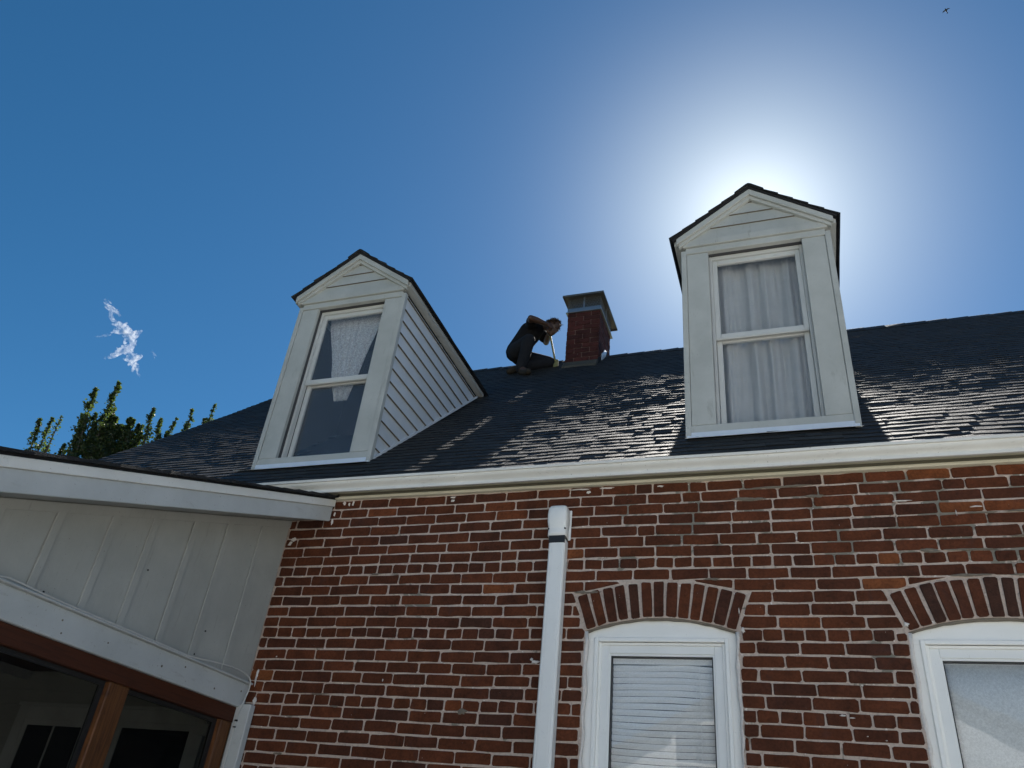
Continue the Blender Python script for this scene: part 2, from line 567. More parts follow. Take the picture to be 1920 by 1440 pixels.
def brick_geo(poly, yf, rnd, depth=.02, jit=.0013, tilt=0.0):
    """an uneven brick face with worn edges; poly in x,z"""
    pts = []
    n = len(poly)
    for i in range(n):
        p, q = poly[i], poly[(i + 1) % n]
        L = math.hypot(q[0] - p[0], q[1] - p[1])
        if L < .012:
            pts.append(p); continue
        r = min(.0055 + random.uniform(-.002, .004), L * .3)
        k = max(1, int(L / .07))
        ts = [r / L] + [j / k + random.uniform(-.1, .1) for j in range(1, k)] + [1 - r / L]
        for s in ts: pts.append((p[0] + (q[0] - p[0]) * s + random.gauss(0, jit), p[1] + (q[1] - p[1]) * s + random.gauss(0, jit)))
    cx = sum(p[0] for p in pts) / len(pts); cz = sum(p[1] for p in pts) / len(pts)
    m = len(pts); vs = []
    for p in pts:
        dx, dz = p[0] - cx, p[1] - cz; L = math.hypot(dx, dz) + 1e-6
        vs.append((p[0] - dx / L * .0026, yf + tilt * dx + random.gauss(0, .0006), p[1] - dz / L * .0026))
    for p in pts: vs.append((p[0], yf + .004 + random.gauss(0, .0005), p[1]))
    for p in pts: vs.append((p[0], yf + depth, p[1]))
    fs = [tuple(range(m))]
    for k in (0, m):
        for i in range(m):
            j = (i + 1) % m
            fs.append((k + j, k + i, k + m + i, k + m + j))
    return vs, fs, (cx, cz)


def to_px(p):
    d = Vector(p) - CAMP
    z = d.dot(FWD)
    if z <= 0: return None
    return (960 + 1474.96 * d.dot(RIGHT) / z, 720 + 1474.96 * d.dot(DOWN) / z, z)


bricks = []
row = 7
while ZH + row * CO > 0.05:
    z = ZH + row * CO + 0.0012 * math.sin(row * 1.7)
    hdr = (row % 6 == 0 and row <= 0)
    pitch = .1072 if hdr else .2135
    x = XW0 - random.random() * pitch
    if not hdr:
        x = XW0 - (pitch * .5 if row % 2 else pitch) + .03 * math.sin(row * 2.1)
    while x < XR:
        w = pitch * random.uniform(.965, 1.035)
        if not hdr and random.random() < .03: w *= .5
        x1 = min(x + w - JT * random.uniform(.65, 1.15), XR - .002)
        x0 = max(x, XW0 + .02)
        x += w
        if x1 - x0 < .03: continue
        h = CO - JT * random.uniform(.85, 1.25)
        dz0, dz1 = random.gauss(0, .0011), random.gauss(0, .0011)
        # slow waviness of the courses
        def wv(xx): return .009 * noise.noise((xx * .8, row * .10, 3.1))
        poly = [(x0, z - h / 2 + dz0 + wv(x0)), (x1, z - h / 2 + dz1 + wv(x1)), (x1, z + h / 2 + dz1 + wv(x1)), (x0, z + h / 2 + dz0 + wv(x0))]
        poly = carve(poly)
        if not poly: continue
        rv = random.betavariate(4, 4.2)
        if row >= 4 and x0 > 2.0 and random.random() < .3: rv = random.uniform(.9, 1)
        elif random.random() < .015: rv = random.uniform(.9, 1)
        bricks.append((poly, -random.uniform(.000, .004), rv))
    row -= 1
# arch bricks
for wx in WX:
    A0 = math.asin(HW / RAD); zc = ZSPR + RISE - RAD
    NV = 13
    for i in range(NV):
        a0 = -A0 + 2 * A0 * i / NV; a1 = -A0 + 2 * A0 * (i + 1) / NV
        g0 = .0055 / RAD
        a0 += g0 * random.uniform(.6, 1.6); a1 -= g0 * random.uniform(.6, 1.6)
        r0, r1 = RAD + random.uniform(.002, .006), RAD + VL - random.uniform(.001, .006)
        s = .93   # bricks are nearly parallel sided, the joint widens upwards
        am = (a0 + a1) / 2
        b0, b1 = am + (a0 - am) * s, am + (a1 - am) * s
        P = lambda r, a: (wx + math.sin(a) * r, zc + math.cos(a) * r)
        bricks.append(([P(r0, a0), P(r0, a1), P(r1, b1), P(r1, b0)], -random.uniform(.002, .007), random.betavariate(2, 3.2)))

scored = []
for poly, yf, rv in bricks:
    cx = sum(p[0] for p in poly) / len(poly); cz = sum(p[1] for p in poly) / len(poly)
    q = to_px((cx, 0, cz))
    vis = q and -20 < q[0] < 1940 and q[1] < 1450 and cx > -1.83
    if .0 < cx - .075 < .13: vis = False
    a = area(poly) / (q[2] ** 2) if vis else 0
    scored.append((a, poly, yf, rv))
scored.sort(key=lambda s: -s[0])
rest = MB()
for i, (a, poly, yf, rv) in enumerate(scored):
    vs, fs, c_ = brick_geo(poly, yf, rv, tilt=random.gauss(0, .008))
    if i < 300 and a > 0:
        b = MB(); b.add(vs, fs, rv)
        b.build('brick', BRICK, wall_o, loc=(c_[0], 0, c_[1]), fix=False)
    else:
        rest.add(vs, fs, rv)
tag(rest.build('brick_field', BRICK, wall_o, fix=False), kind='stuff')

# grey repair mortar and lime splashes smeared over joints
def blob(cx, cz, rx, rz_, y, h, n=22):
    pts = []
    ph = random.random() * 9
    for i in range(n):
        a = 2 * math.pi * i / n
        r = 1 + .5 * noise.noise((math.cos(a) * 1.7 + ph, math.sin(a) * 1.7, ph)) + .35 * noise.noise((math.cos(a) * 5 + ph, math.sin(a) * 5, ph + 3))
        pts.append((cx + math.cos(a) * rx * r, cz + math.sin(a) * rz_ * r))
    vs = [(p[0], y, p[1]) for p in pts] + [(cx + (p[0] - cx) * .7, y - h, cz + (p[1] - cz) * .7) for p in pts]
    fs = [tuple(range(n, 2 * n))] + [(i, (i + 1) % n, n + (i + 1) % n, n + i) for i in range(n)]
    return vs, fs


PATCHES = [(1.48, 3.70, .17, .016), (1.25, 3.655, .11, .02), (1.62, 3.62, .06, .018), (2.75, 3.60, .10, .012), (2.62, 3.52, .09, .013), (2.45, 3.455, .13, .010),
           (2.85, 3.45, .16, .010), (2.55, 3.38, .09, .009), (2.34, 3.31, .12, .011), (2.7, 3.21, .13, .014), (2.15, 3.26, .05, .02), (2.95, 3.69, .12, .012),
           (3.05, 3.62, .10, .012), (2.30, 3.145, .10, .012), (2.62, 3.165, .18, .009), (.30, 3.06, .06, .016), (.38, 3.10, .05, .014), (1.02, 3.14, .05, .012),
           (-.55, 3.46, .035, .02), (-.30, 3.63, .02, .05), (-.98, 3.42, .03, .03), (-1.12, 3.40, .025, .035), (-1.22, 3.46, .02, .035), (-1.25, 3.36, .035, .02),
           (-.92, 3.28, .04, .014), (-1.1, 3.21, .05, .012), (-.86, 3.14, .035, .012), (-1.0, 3.08, .012, .045), (-1.45, 2.99, .035, .013), (-1.06, 2.93, .012, .04),
           (-.72, 3.0, .012, .035), (-.3, 3.17, .012, .03), (-.14, 2.66, .04, .03), (-1.3, 2.5, .10, .009), (-1.2, 2.44, .06, .012), (-1.74, 2.46, .03, .10),
           (-.78, 2.43, .012, .035), (-1.0, 2.06, .03, .035), (-.6, 2.12, .04, .02), (-1.5, 2.12, .05, .01), (-.36, 2.42, .05, .03), (1.45, 3.08, .04, .016),
           (1.62, 2.42, .035, .014), (.95, 3.51, .03, .018), (1.72, 3.49, .04, .012), (.08, 3.69, .03, .03), (.55, 3.65, .03, .025), (1.24, 2.36, .03, .03)]
for (x, z, rx, rz_) in PATCHES:
    if rx < .05: continue
    b = MB()
    z = ZH + (round((z - ZH) / CO - .5) + .5) * CO if rx > rz_ else z
    rx *= .75; rz_ *= .5
    for k in range(3):
        vs, fs = blob(x + random.uniform(-.6, .6) * rx, z + random.uniform(-.5, .5) * rz_, rx * random.uniform(.5, .9), rz_ * random.uniform(.6, 1.0), -.003 - k * .0007, .002 + k * .0013)
        b.add(vs, fs)
    b.build('mortar_patch', MORTAR_GREY, wall_o, loc=(x, 0, z))
SPL = [(-1.44, 3.735, .016, .018), (-1.40, 3.725, .012, .014), (-1.37, 3.73, .01, .024), (-1.505, 3.60, .012, .03), (-1.50, 3.655, .01, .02), (-1.78, 3.48, .03, .018),
       (-1.80, 3.45, .02, .02), (-.62, 3.735, .03, .008), (.25, 3.742, .10, .006), (.42, 3.742, .07, .006), (.30, 3.72, .02, .012), (-1.68, 2.69, .006, .005),
       (-.9, 2.565, .004, .009), (-1.79, 2.57, .012, .06), (-1.76, 2.42, .018, .03), (.04, 2.685, .03, .012), (.015, 2.70, .012, .01), (1.18, 2.87, .012, .02),
       (1.97, 2.90, .015, .014), (1.62, 2.46, .018, .006), (1.66, 2.45, .02, .004), (1.72, 2.37, .006, .003), (1.80, 2.355, .006, .003), (2.30, 3.49, .004, .02), (1.165, 2.97, .004, .03),
       (-.62, 3.71, .02, .012), (.75, 3.735, .03, .006), (2.05, 3.57, .06, .005), (2.4, 3.52, .05, .005), (3.0, 3.47, .05, .005)]
for (x, z, rx, rz_) in SPL:
    rx *= .7; rz_ *= .75
    b = MB(); vs, fs = blob(x, z, rx, rz_, -.004, .005); b.add(vs, fs)
    b.build('paint_splash', SPLASH, wall_o, loc=(x, 0, z))

# other walls of the house (not in view)
t = Mat('brick_courses', .9, .2)
bt = t.n.new('ShaderNodeTexBrick')
bt.inputs['Scale'].default_value = 1.0
bt.inputs['Color1'].default_value = (.2, .055, .033, 1); bt.inputs['Color2'].default_value = (.15, .045, .03, 1)
bt.inputs['Mortar'].default_value = (.45, .36, .32, 1); bt.inputs['Mortar Size'].default_value = .006
bt.inputs['Brick Width'].default_value = .2135; bt.inputs['Row Height'].default_value = CO
cb = t.n.new('ShaderNodeCombineXYZ')
t.link(t.math('ADD', t.sep(0), t.sep(1)), cb.inputs[0]); t.link(t.sep(2), cb.inputs[1])
t.link(cb.outputs[0], bt.inputs['Vector']); t.color(bt.outputs['Color'])
b = MB()
for x0, x1 in ((XL, XL + .25), (XR - .25, XR)):
    b.prism([(TH + .002 if x1 > 0 else 0.03, 0), (YBACK, 0), (YBACK, rz(0.05) - .12), (YRIDGE, rz(YRIDGE) - .12), (TH + .002 if x1 > 0 else .03, rz(.05) - .12)], x0, x1, 'x')
b.build('gable_wall', t.m, house)
b = MB(); b.box(XL + .25, XR - .25, YBACK - .25, YBACK, 0, rz(0) - .05); b.build('back_wall', t.m, house)
b = MB(); b.box(XL + .26, XR - .26, TH + .01, YBACK - .26, 3.55, 3.65); b.box(XL + .26, XR - .26, TH + .01, YBACK - .26, .02, .1)
b.build('floor', FLOORM, house)

# ---- window frames, glass
wcount = 0
for wi, wx in enumerate(WX):
    # outer frame board with an arched head
    def head(x0, x1, zlow, y0, y1, off=0.0, name='x'):
        bb = MB(); N = 14
        for i in range(N):
            a = x0 + (x1 - x0) * i / N; c_ = x0 + (x1 - x0) * (i + 1) / N
            bb.prism([(wx + a, zlow), (wx + c_, zlow), (wx + c_, arc_z(c_) - off), (wx + a, arc_z(a) - off)], y0, y1, 'y')
        return bb
    fr = head(-HW + .002, HW - .002, 2.812, .034, .11, .002)
    fr.box(wx - HW + .002, wx - HW + .052, .034, .11, ZSILL, 2.8115); fr.box(wx + HW - .052, wx + HW - .002, .034, .11, ZSILL, 2.8115)
    win = fr.build('window', FRESH, house)
    win['label'] = ['arch-topped window with white frame beside the pipe cover', 'arch-topped window with white frame at the right edge'][wi]
    # stepped casing: three rings
    def ring(name, hw, top, wd, y0, y1, mat, bv=.003):
        bb = MB()
        bb.box(wx - hw, wx - hw + wd, y0, y1, ZSILL + .01, top); bb.box(wx + hw - wd, wx + hw, y0, y1, ZSILL + .01, top)
        bb.box(wx - hw + wd, wx + hw - wd, y0 + .0005, y1, top - wd, top)
        return bevel(bb.build(name, mat, win), bv)
    ring('casing', .366, 2.834, .022, .022, .09, FRESH)
    ring('casing', .344, 2.813, .016, .040, .10, FRESH)
    ring('storm_frame', .330, 2.798, .045, .050, .085, VINYL)
    ring('sash_frame', .288, 2.754, .012, .056, .09, VINYL, .002)
    ring('gasket', .2765, 2.7425, .006, .060, .09, BLACK, 0)
    # caulk bead between brick and frame
    for s in (-1, 1):
        bb = MB()
        pts = [(wx + s * (HW - .002) + random.gauss(0, .003), .012 + random.gauss(0, .003), ZSILL + .02 + 1.54 * k / 26) for k in range(27)]
        bb.tube(pts, [random.uniform(.009, .016) for _ in pts], 6)
        bb.build('caulk', SPLASH, win, smooth=True)
    bb = MB()
    pts = [(wx + s_ * HW, .018 + random.gauss(0, .002), arc_z(s_ * HW) - .004) for s_ in [-1 + k / 10 for k in range(21)]]
    bb.tube(pts, [random.uniform(.007, .012) for _ in pts], 6); bb.build('caulk', MORTAR_GREY, win, smooth=True)
    bb = MB(); bb.box(wx - .2715, wx + .2715, .074, .078, ZSILL + .03, 2.737); bb.build('pane', GLASS_LOW, win)
    bb = MB(); bb.box(wx - HW - .06, wx + HW + .06, -.045, .12, ZSILL - .06, ZSILL); bevel(bb.build('sill', FRESH, win), .006)
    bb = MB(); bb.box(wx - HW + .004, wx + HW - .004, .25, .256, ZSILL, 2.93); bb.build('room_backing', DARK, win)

# blind in the near window: one mesh of tilted slats, a head rail and cords
wx = WX[0]
bl = tag(empty('window_blind', (wx, .105, 2.72)), 'white slatted blind hanging behind the window beside the pipe cover', 'blind')
b = MB()
zz = 2.70
k = 0
while zz > 1.34:
    N = 10; PT = .0295
    vs = []; fs = []
    for i in range(N + 1):
        xx = -.2705 + .541 * i / N
        sag = .006 * (1 - (2 * i / N - 1) ** 2) * math.cos(k * .23) + .004 * noise.noise((xx * 5, k * .3, 0))
        yo = .0015 * noise.noise((xx * 6, k * .5, 7))
        vs += [(xx, .0035 + yo, -PT + sag), (xx, -.0035 + yo, -PT * .5 + sag), (xx, -.002 + yo, sag)]
    for i in range(N):
        a = i * 3
        fs += [(a, a + 1, a + 4, a + 3), (a + 1, a + 2, a + 5, a + 4)]
    b.add([(p[0], p[1], p[2] + zz - 2.72) for p in vs], fs)
    zz -= .0325; k += 1
o = b.build('slats', BLINDM, bl, fix=False); o['kind'] = 'stuff'
o.modifiers.new('s', 'SOLIDIFY').thickness = .0008
b = MB(); b.box(-.2712, .2712, -.012, .015, -.012, .022); b.build('head_rail', BLINDM, bl)
b = MB()
for xx in (-.18, .18): b.tube([(xx, -.009, 0), (xx, -.009, -1.36)], .0012, 5)
b.tube([(.2, -.016, 0), (.203, -.017, -.5), (.196, -.016, -.9)], .0018, 5)
b.build('cord', BLINDM, bl)
# plain shade in the far right window
wx = WX[1]
sh = tag(empty('roller_blind', (wx, .105, 2.72)), 'plain pale grey shade behind the window at the right edge', 'window shade')
b = MB(); N = 20; vs = []; fs = []
for i in range(N + 1):
    xx = -.271 + .542 * i / N
    for j in range(8):
        vs.append((xx, .006 * noise.noise((xx * 3, j * .5, 1)), .02 - j * .195))
for i in range(N):
    for j in range(7): a = i * 8 + j; fs.append((a, a + 1, a + 9, a + 8))
b.add(vs, fs); o = b.build('cloth', SHADEM, sh, smooth=True, fix=False); o.modifiers.new('s', 'SOLIDIFY').thickness = .001
b = MB(); b.tube([(-.268, 0, .03), (.268, 0, .03)], .014, 10); b.build('roller', VINYL, sh)

# ---- pipe cover on the wall
b = MB()
b.prism([(.086, -.004), (.086, -.064), (.093, -.072), (.100, -.0745), (.104, -.0725), (.110, -.0745), (.164, -.0745), (.170, -.0725), (.174, -.0745), (.181, -.072), (.188, -.064), (.188, -.004)], .12, 3.392, 'z')
pc = bevel(b.build('pipe_cover', VINYL, house), .002)
b = MB(); b.box(.0875, .1865, -.0765, -.004, 3.366, 3.4115); b.build('gap_shade', BLACK, pc)  # black strip stands in for the shaded recess below the end cap
# end cap: rounded hood, narrower neck
vs = []; fs = []
prof = [(3.412, .058, -.078), (3.44, .058, -.078), (3.452, .0575, -.077), (3.470, .0575, -.080), (3.500, .061, -.092), (3.55, .0615, -.096), (3.582, .059, -.093), (3.602, .052, -.082), (3.613, .038, -.062), (3.617, .02, -.03)]
ring_n = 0
for (z, hw, yf) in prof:
    rr = [(-hw, -.003), (-hw, yf + .016), (-hw + .005, yf + .005), (-hw + .016, yf), (hw - .016, yf), (hw - .005, yf + .005), (hw, yf + .016), (hw, -.003)]
    ring_n = len(rr); vs += [(.133 + p[0], p[1], z) for p in rr]
for k in range(len(prof) - 1):
    for i in range(ring_n):
        j = (i + 1) % ring_n
        fs.append((k * ring_n + i, k * ring_n + j, (k + 1) * ring_n + j, (k + 1) * ring_n + i))
fs.append(tuple(range(ring_n))); fs.append(tuple(range((len(prof) - 1) * ring_n, len(prof) * ring_n)))
b = MB(); b.add(vs, fs); o = b.build('end_cap', VINYL, pc, smooth=True)
b = MB(); b.box(.066, .203, -.010, -.002, 3.404, 3.60); bevel(b.build('back_plate', VINYL, pc), .004)
b = MB()
for xx in (.082, .184): b.box(xx - .004, xx + .004, -.0795, -.06, 3.452, 3.460)
b.build('notch', BLACK, pc)

# ---- eaves: frieze, fascia, gutter
boxo('frieze', CREAM, house, XW0 + .35, XR + .1, -.030, .02, 3.757, 3.777, .004)
boxo('frieze_upper', OLIVE_SHADE, house, XW0 + .35, XR + .1, -.010, .02, 3.7775, 3.8055, .002)  # dark olive strip paints in the shadow gap below the gutter
boxo('fascia_board', WHITE, house, ROOF_L + .02, ROOF_R - .02, -.062, -.051, 3.797, 3.868, .002)
boxo('soffit', CREAM, house, ROOF_L + .02, ROOF_R - .02, -.0505, .08, 3.8065, 3.82, 0)
b = MB()
prof = [(-.064, 3.852), (-.064, 3.790), (-.068, 3.788), (-.115, 3.786), (-.116, 3.766), (-.1255, 3.7655), (-.1260, 3.7795), (-.1205, 3.781), (-.1205, 3.788), (-.125, 3.795),
        (-.136, 3.8015), (-.149, 3.8085), (-.157, 3.818), (-.159, 3.829), (-.170, 3.830), (-.1715, 3.8445), (-.162, 3.8455)]
NX = 44; vs = []; fs = []
for i in range(NX + 1):
    x = ROOF_L - .03 + (ROOF_R + .06 - ROOF_L) * i / NX
    dz = .0035 * noise.noise((x * 1.1, 0, 0)); dy = .003 * noise.noise((x * 1.3, 5, 0))
    vs += [(x, p[0] + dy, p[1] + dz) for p in prof]
m = len(prof)
for i in range(NX):
    for k in range(m - 1): a = i * m + k; fs.append((a, a + 1, a + m + 1, a + m))
b.add(vs, fs); gut = b.build('gutter', GUTTERM, house, fix=False, smooth=True)
sm = gut.modifiers.new('s', 'SOLIDIFY'); sm.thickness = .0016
gut.data.shade_smooth() if hasattr(gut.data, 'shade_smooth') else None
# sharp folds of the gutter
bm = bmesh.new(); bm.from_mesh(gut.data)
for e in bm.edges:
    if len(e.link_faces) == 2 and e.calc_face_angle(0) > R(32): e.smooth = False
bm.to_mesh(gut.data); bm.free()

# ---- roof deck and shingles
SL = math.hypot(1, TP)
UY, UZ = 1 / SL, TP / SL          # up-slope unit
NY, NZ = -TP / SL, 1 / SL         # outward normal
YE, ZE = -.082, rz(-.082) + .0    # eave edge
SLEN = (YRIDGE - YE) * SL


def rp(x, s, h=0.0):
    sag = .012 * noise.noise((x * .55, s * .5, 0)) + .008 * noise.noise((x * 1.9, s * 1.5, 4.2)) - .027 * math.sin(math.pi * min(1, max(0, s / SLEN)))
    h = h + sag
    return (x, YE + UY * s + NY * h, ZE + UZ * s + NZ * h)


b = MB()
vs = []; fs = []
NXD, NSD = 60, 24
for i in range(NXD + 1):
    for j in range(NSD + 1):
        vs.append(rp(ROOF_L + (ROOF_R - ROOF_L) * i / NXD, SLEN * j / NSD, -.010))
for i in range(NXD):
    for j in range(NSD): a = i * (NSD + 1) + j; fs.append((a, a + 1, a + NSD + 2, a + NSD + 1))
b.add(vs, fs)
# far slope
b.add([(ROOF_L, YRIDGE, rz(YRIDGE) - .02), (ROOF_R, YRIDGE, rz(YRIDGE) - .02), (ROOF_R, YBACK + .15, ZE), (ROOF_L, YBACK + .15, ZE)], [(0, 1, 2, 3)])
roof = b.build('roof', DECK, house)
sm = roof.modifiers.new('s', 'SOLIDIFY'); sm.thickness = .03; sm.offset = -1

DX = [-2.6793, 0.8666]; DW = 1.0782     # the dormers
CHX0, CHX1, CHY0, CHY1 = -1.02, -.60, 3.444, 4.055


def covered(x0, x1, s0, s1):
    y0 = YE + UY * s0; y1 = YE + UY * s1
    for dx in DX:
        if x0 > dx + .02 and x1 < dx + DW - .02 and y0 > YD + .03 and y1 < 2.15: return True
    if x0 > CHX0 and x1 < CHX1 and y0 > CHY0: return True
    return False


EXPO = .0995
pieces = []
s = -.012
i = 0
while s < SLEN - .02:
    x = ROOF_L - random.random() * .2
    lam = random.random() < .5
    while x < ROOF_R:
        w = random.choice((.11, .15, .19, .24, .30)) * random.uniform(.9, 1.1)
        x0, x1 = max(x, ROOF_L), min(x + w - .002, ROOF_R)
        x += w
        lam = not lam if random.random() < .8 else lam
        if x1 - x0 < .02 or covered(x0, x1, s, s + EXPO): continue
        pieces.append((x0, x1, s + random.gauss(0, .0022), lam))
    s += EXPO; i += 1


def shingle_geo(x0, x1, s, lam):
    th = (.0084 if lam else .0068) + random.uniform(-.0006, .0008)
    nx = 3
    LU = EXPO * 1.12
    top = []; low = []
    curl = random.gauss(0, .0012)
    for i in range(nx + 1):
        xx = x0 + (x1 - x0) * i / nx
        sb = s + random.gauss(0, .0010)
        hb = th + curl * (i / nx - .5) + random.gauss(0, .0007)
        if random.random() < .05: hb += random.uniform(.001, .0035)
        top.append((rp(xx, sb, hb), rp(xx, sb + LU * .45, th * .62 + .0014 + random.gauss(0, .0004)), rp(xx, sb + LU, .0005)))
        low.append(rp(xx, sb, -.006))
    vs = []
    for a, l in zip(top, low): vs += [a[0], a[1], a[2], l]
    n0 = len(vs)
    for a, l in zip(top, low): vs += [a[0], l]          # the cut edge: bare black asphalt
    fs = []
    for i in range(nx):
        a = i * 4; c_ = a + 4; e_ = n0 + i * 2
        fs += [(a, c_, c_ + 1, a + 1), (a + 1, c_ + 1, c_ + 2, a + 2), (e_ + 1, e_ + 3, e_ + 2, e_)]
    e = nx * 4
    fs += [(3, 0, 1, 2), (e, e + 3, e + 2, e + 1)]
    return vs, fs


scored = []
for p in pieces:
    xm = (p[0] + p[1]) / 2
    pos = Vector(rp(xm, p[2] + EXPO / 2, .005)); q = to_px(pos)
    a = 0
    if q and -10 < q[0] < 1930 and 0 < q[1] < 1440:
        v = (CAMP - pos).normalized()
        a = (p[1] - p[0]) * max(0, v.y * NY + v.z * NZ) / q[2] ** 2
        yq = pos.y
        if q[0] < 560 and q[1] > 850: a = 0
        # hidden by dormer fronts
        for dx in DX:
            if yq > YD:
                tt = (YD - CAMP.y) / (yq - CAMP.y)
                X = CAMP.x + (pos.x - CAMP.x) * tt; Z = CAMP.z + (pos.z - CAMP.z) * tt
                if dx < X < dx + DW and ZB < Z < 6.5: a = 0
    scored.append((a, p))
scored.sort(key=lambda z: -z[0])
rest = MB()
for i, (a, p) in enumerate(scored):
    vs, fs = shingle_geo(*p)
    rv = random.betavariate(2, 2.5) * (1.0 if p[3] else .75) * .92 + .08
    rv = [rv] * 16 + [0.0] * 8
    if i < 300 and a > 0:
        b = MB(); b.add(vs, fs, rv)
        b.build('shingle', SHINGLE, roof, loc=rp((p[0] + p[1]) / 2, p[2]), fix=False)
    else: rest.add(vs, fs, rv)
tag(rest.build('shingle_field', SHINGLE, roof, fix=False), kind='stuff')
# ridge caps
x = ROOF_L
while x < ROOF_R - .1:
    if not (x + .28 > CHX0 + .02 and x < CHX1 - .02):
        h0 = .022 + random.uniform(-.002, .003); h1 = .012
        sg0 = rp(x, SLEN)[2] - rz(YRIDGE); b = MB(); vs = []
        for xx, h in ((x, h1), (x + .27, h0)):
            for (dy, dz) in ((-.125, -.125 * TP), (-.03, -.022), (0, 0), (.03, -.022), (.125, -.125 * TP)):
                vs.append((xx, YRIDGE + dy, rz(YRIDGE) + dz + h + random.gauss(0, .0015)))
        n_ = len(vs)
        vs += [(p[0], p[1], p[2] - .012) for p in vs]
        fs = [(k, k + 1, k + 6, k + 5) for k in range(4)] + [(n_ + k, n_ + k + 5, n_ + k + 6, n_ + k + 1) for k in range(4)]
        fs += [(k, n_ + k, n_ + k + 1, k + 1) for k in range(4)] + [(5 + k, 6 + k, n_ + 6 + k, n_ + 5 + k) for k in range(4)] + [(0, 5, n_ + 5, n_), (4, n_ + 4, n_ + 9, 9)]
        b.add(vs, fs, random.random() * .6); b.build('ridge_cap', SHINGLE, roof, loc=(x, YRIDGE, rz(YRIDGE)))
    x += .215
# gable rake boards
for xx in (ROOF_L + .015, ROOF_R - .040):
    b = MB(); b.prism([(YE + .02, ZE - .03), (YRIDGE, rz(YRIDGE) - .045), (YRIDGE, rz(YRIDGE) - .19), (YE + .02, ZE - .16)], xx, xx + .025, 'x'); b.build('rake_board', WHITE, house)

# ---- chimney
b = MB(); b.box(CHX0 + .006, CHX1 - .006, CHY0 + .006, CHY1 - .006, 6.95, 7.99)
ch = b.build('chimney', MORTAR_CH, house)
ch['label'] = 'dark red brick chimney with a metal mesh cap on the ridge'
CC = .0725
rowi = 0
z = 7.06
while z < 7.985:
    for face in ('f', 'r', 'l', 'b'):
        L = CHX1 - CHX0 if face in 'fb' else CHY1 - CHY0
        wid = [L * .5, L * .5] if face in 'fb' and rowi % 2 else ([L * .26, L * .48, L * .26] if face in 'fb' else None)
        if wid is None:
            wid = [L * .34, L * .33, L * .33] if rowi % 2 else [L * .17, L * .33, L * .33, L * .17]
        u = 0
        for w in wid:
            pol = [(u + .003, z + random.gauss(0, .001)), (u + w - .004, z), (u + w - .004, z + CC - .0085), (u + .003, z + CC - .0085 + random.gauss(0, .001))]
            vs, fs, c_ = brick_geo(pol, -random.uniform(.001, .006), 0, depth=.014, jit=.001)
            u += w
            if face == 'f': tr = lambda p: (CHX0 + p[0], CHY0 + p[1], p[2])
            elif face == 'r': tr = lambda p: (CHX1 - p[1], CHY0 + p[0], p[2])
            elif face == 'l': tr = lambda p: (CHX0 + p[1], CHY1 - p[0], p[2])
            else: tr = lambda p: (CHX1 - p[0], CHY1 - p[1], p[2])
            b = MB(); b.add([tr(p) for p in vs], fs, random.random())
            b.build('brick', CHBRICK, ch, fix=True, loc=tr((c_[0], 0, c_[1])))
    z += CC; rowi += 1
# mortar-smeared foot and lead flashing
b = MB(); b.prism([(CHY0 - .10, rz(CHY0 - .1) - .02), (CHY0 - .10, rz(CHY0 - .1) + .03), (CHY0 - .012, rz(CHY0) + .055), (CHY0 + .02, rz(CHY0) + .04), (CHY0 + .02, rz(CHY0) - .05)], CHX0 - .01, CHX1 + .01, 'x')
bevel(b.build('cement_foot', CEMENT, ch), .012, 2)
for sx in (CHX0 - .016, CHX1 + .002):
    for k in range(4):
        y0 = CHY0 + .05 + k * .1
        if y0 > YRIDGE: break
        b = MB(); b.prism([(y0 - .05, rz(y0 - .05)), (y0 + .09, rz(y0 + .09)), (y0 + .09, rz(y0 + .09) + .07), (y0 - .05, rz(y0 - .05) + .085)], sx, sx + .012, 'x')
        b.build('step_flashing', DECK, ch)
# cap: base band, wire mesh, lid
ZL = 8.222
b = MB(); b.box(CHX0 - .012, CHX1 + .012, CHY0 - .012, CHY1 + .012, 7.992, 8.062); b.box(CHX0 - .03, CHX1 + .03, CHY0 - .03, CHY1 + .03, 7.985, 7.995)
bevel(b.build('cap_base', GALV, ch), .003)
b = MB()
M0 = .004


def mesh_side(p0, p1, z0, z1):
    p0, p1 = Vector(p0), Vector(p1)
    L = (p1 - p0).length; d = (p1 - p0) / L; nrm = d.cross(Vector((0, 0, 1)))
    H = z1 - z0; st = .0205; hh = .030
    n = int(L / st) + 1
    rows = max(2, int(H / hh)); hh = H / rows
    for r_ in range(rows):
        for k in range(n):
            for sg in (0, 1):
                a = k * st + (st / 2 if r_ % 2 else 0); a2 = a + st / 2 * (1 if sg else -1)
                a, a2 = min(max(a, 0), L), min(max(a2, 0), L)
                A = p0 + d * a + Vector((0, 0, z0 + r_ * hh)) ; B = p0 + d * a2 + Vector((0, 0, z0 + (r_ + 1) * hh))
                e = (d * .0026); f_ = nrm * .001
                b.add([A - e - f_, A + e - f_, B + e - f_, B - e - f_, A - e + f_, A + e + f_, B + e + f_, B - e + f_],
                      [(0, 1, 2, 3), (7, 6, 5, 4), (0, 3, 7, 4), (1, 5, 6, 2)])


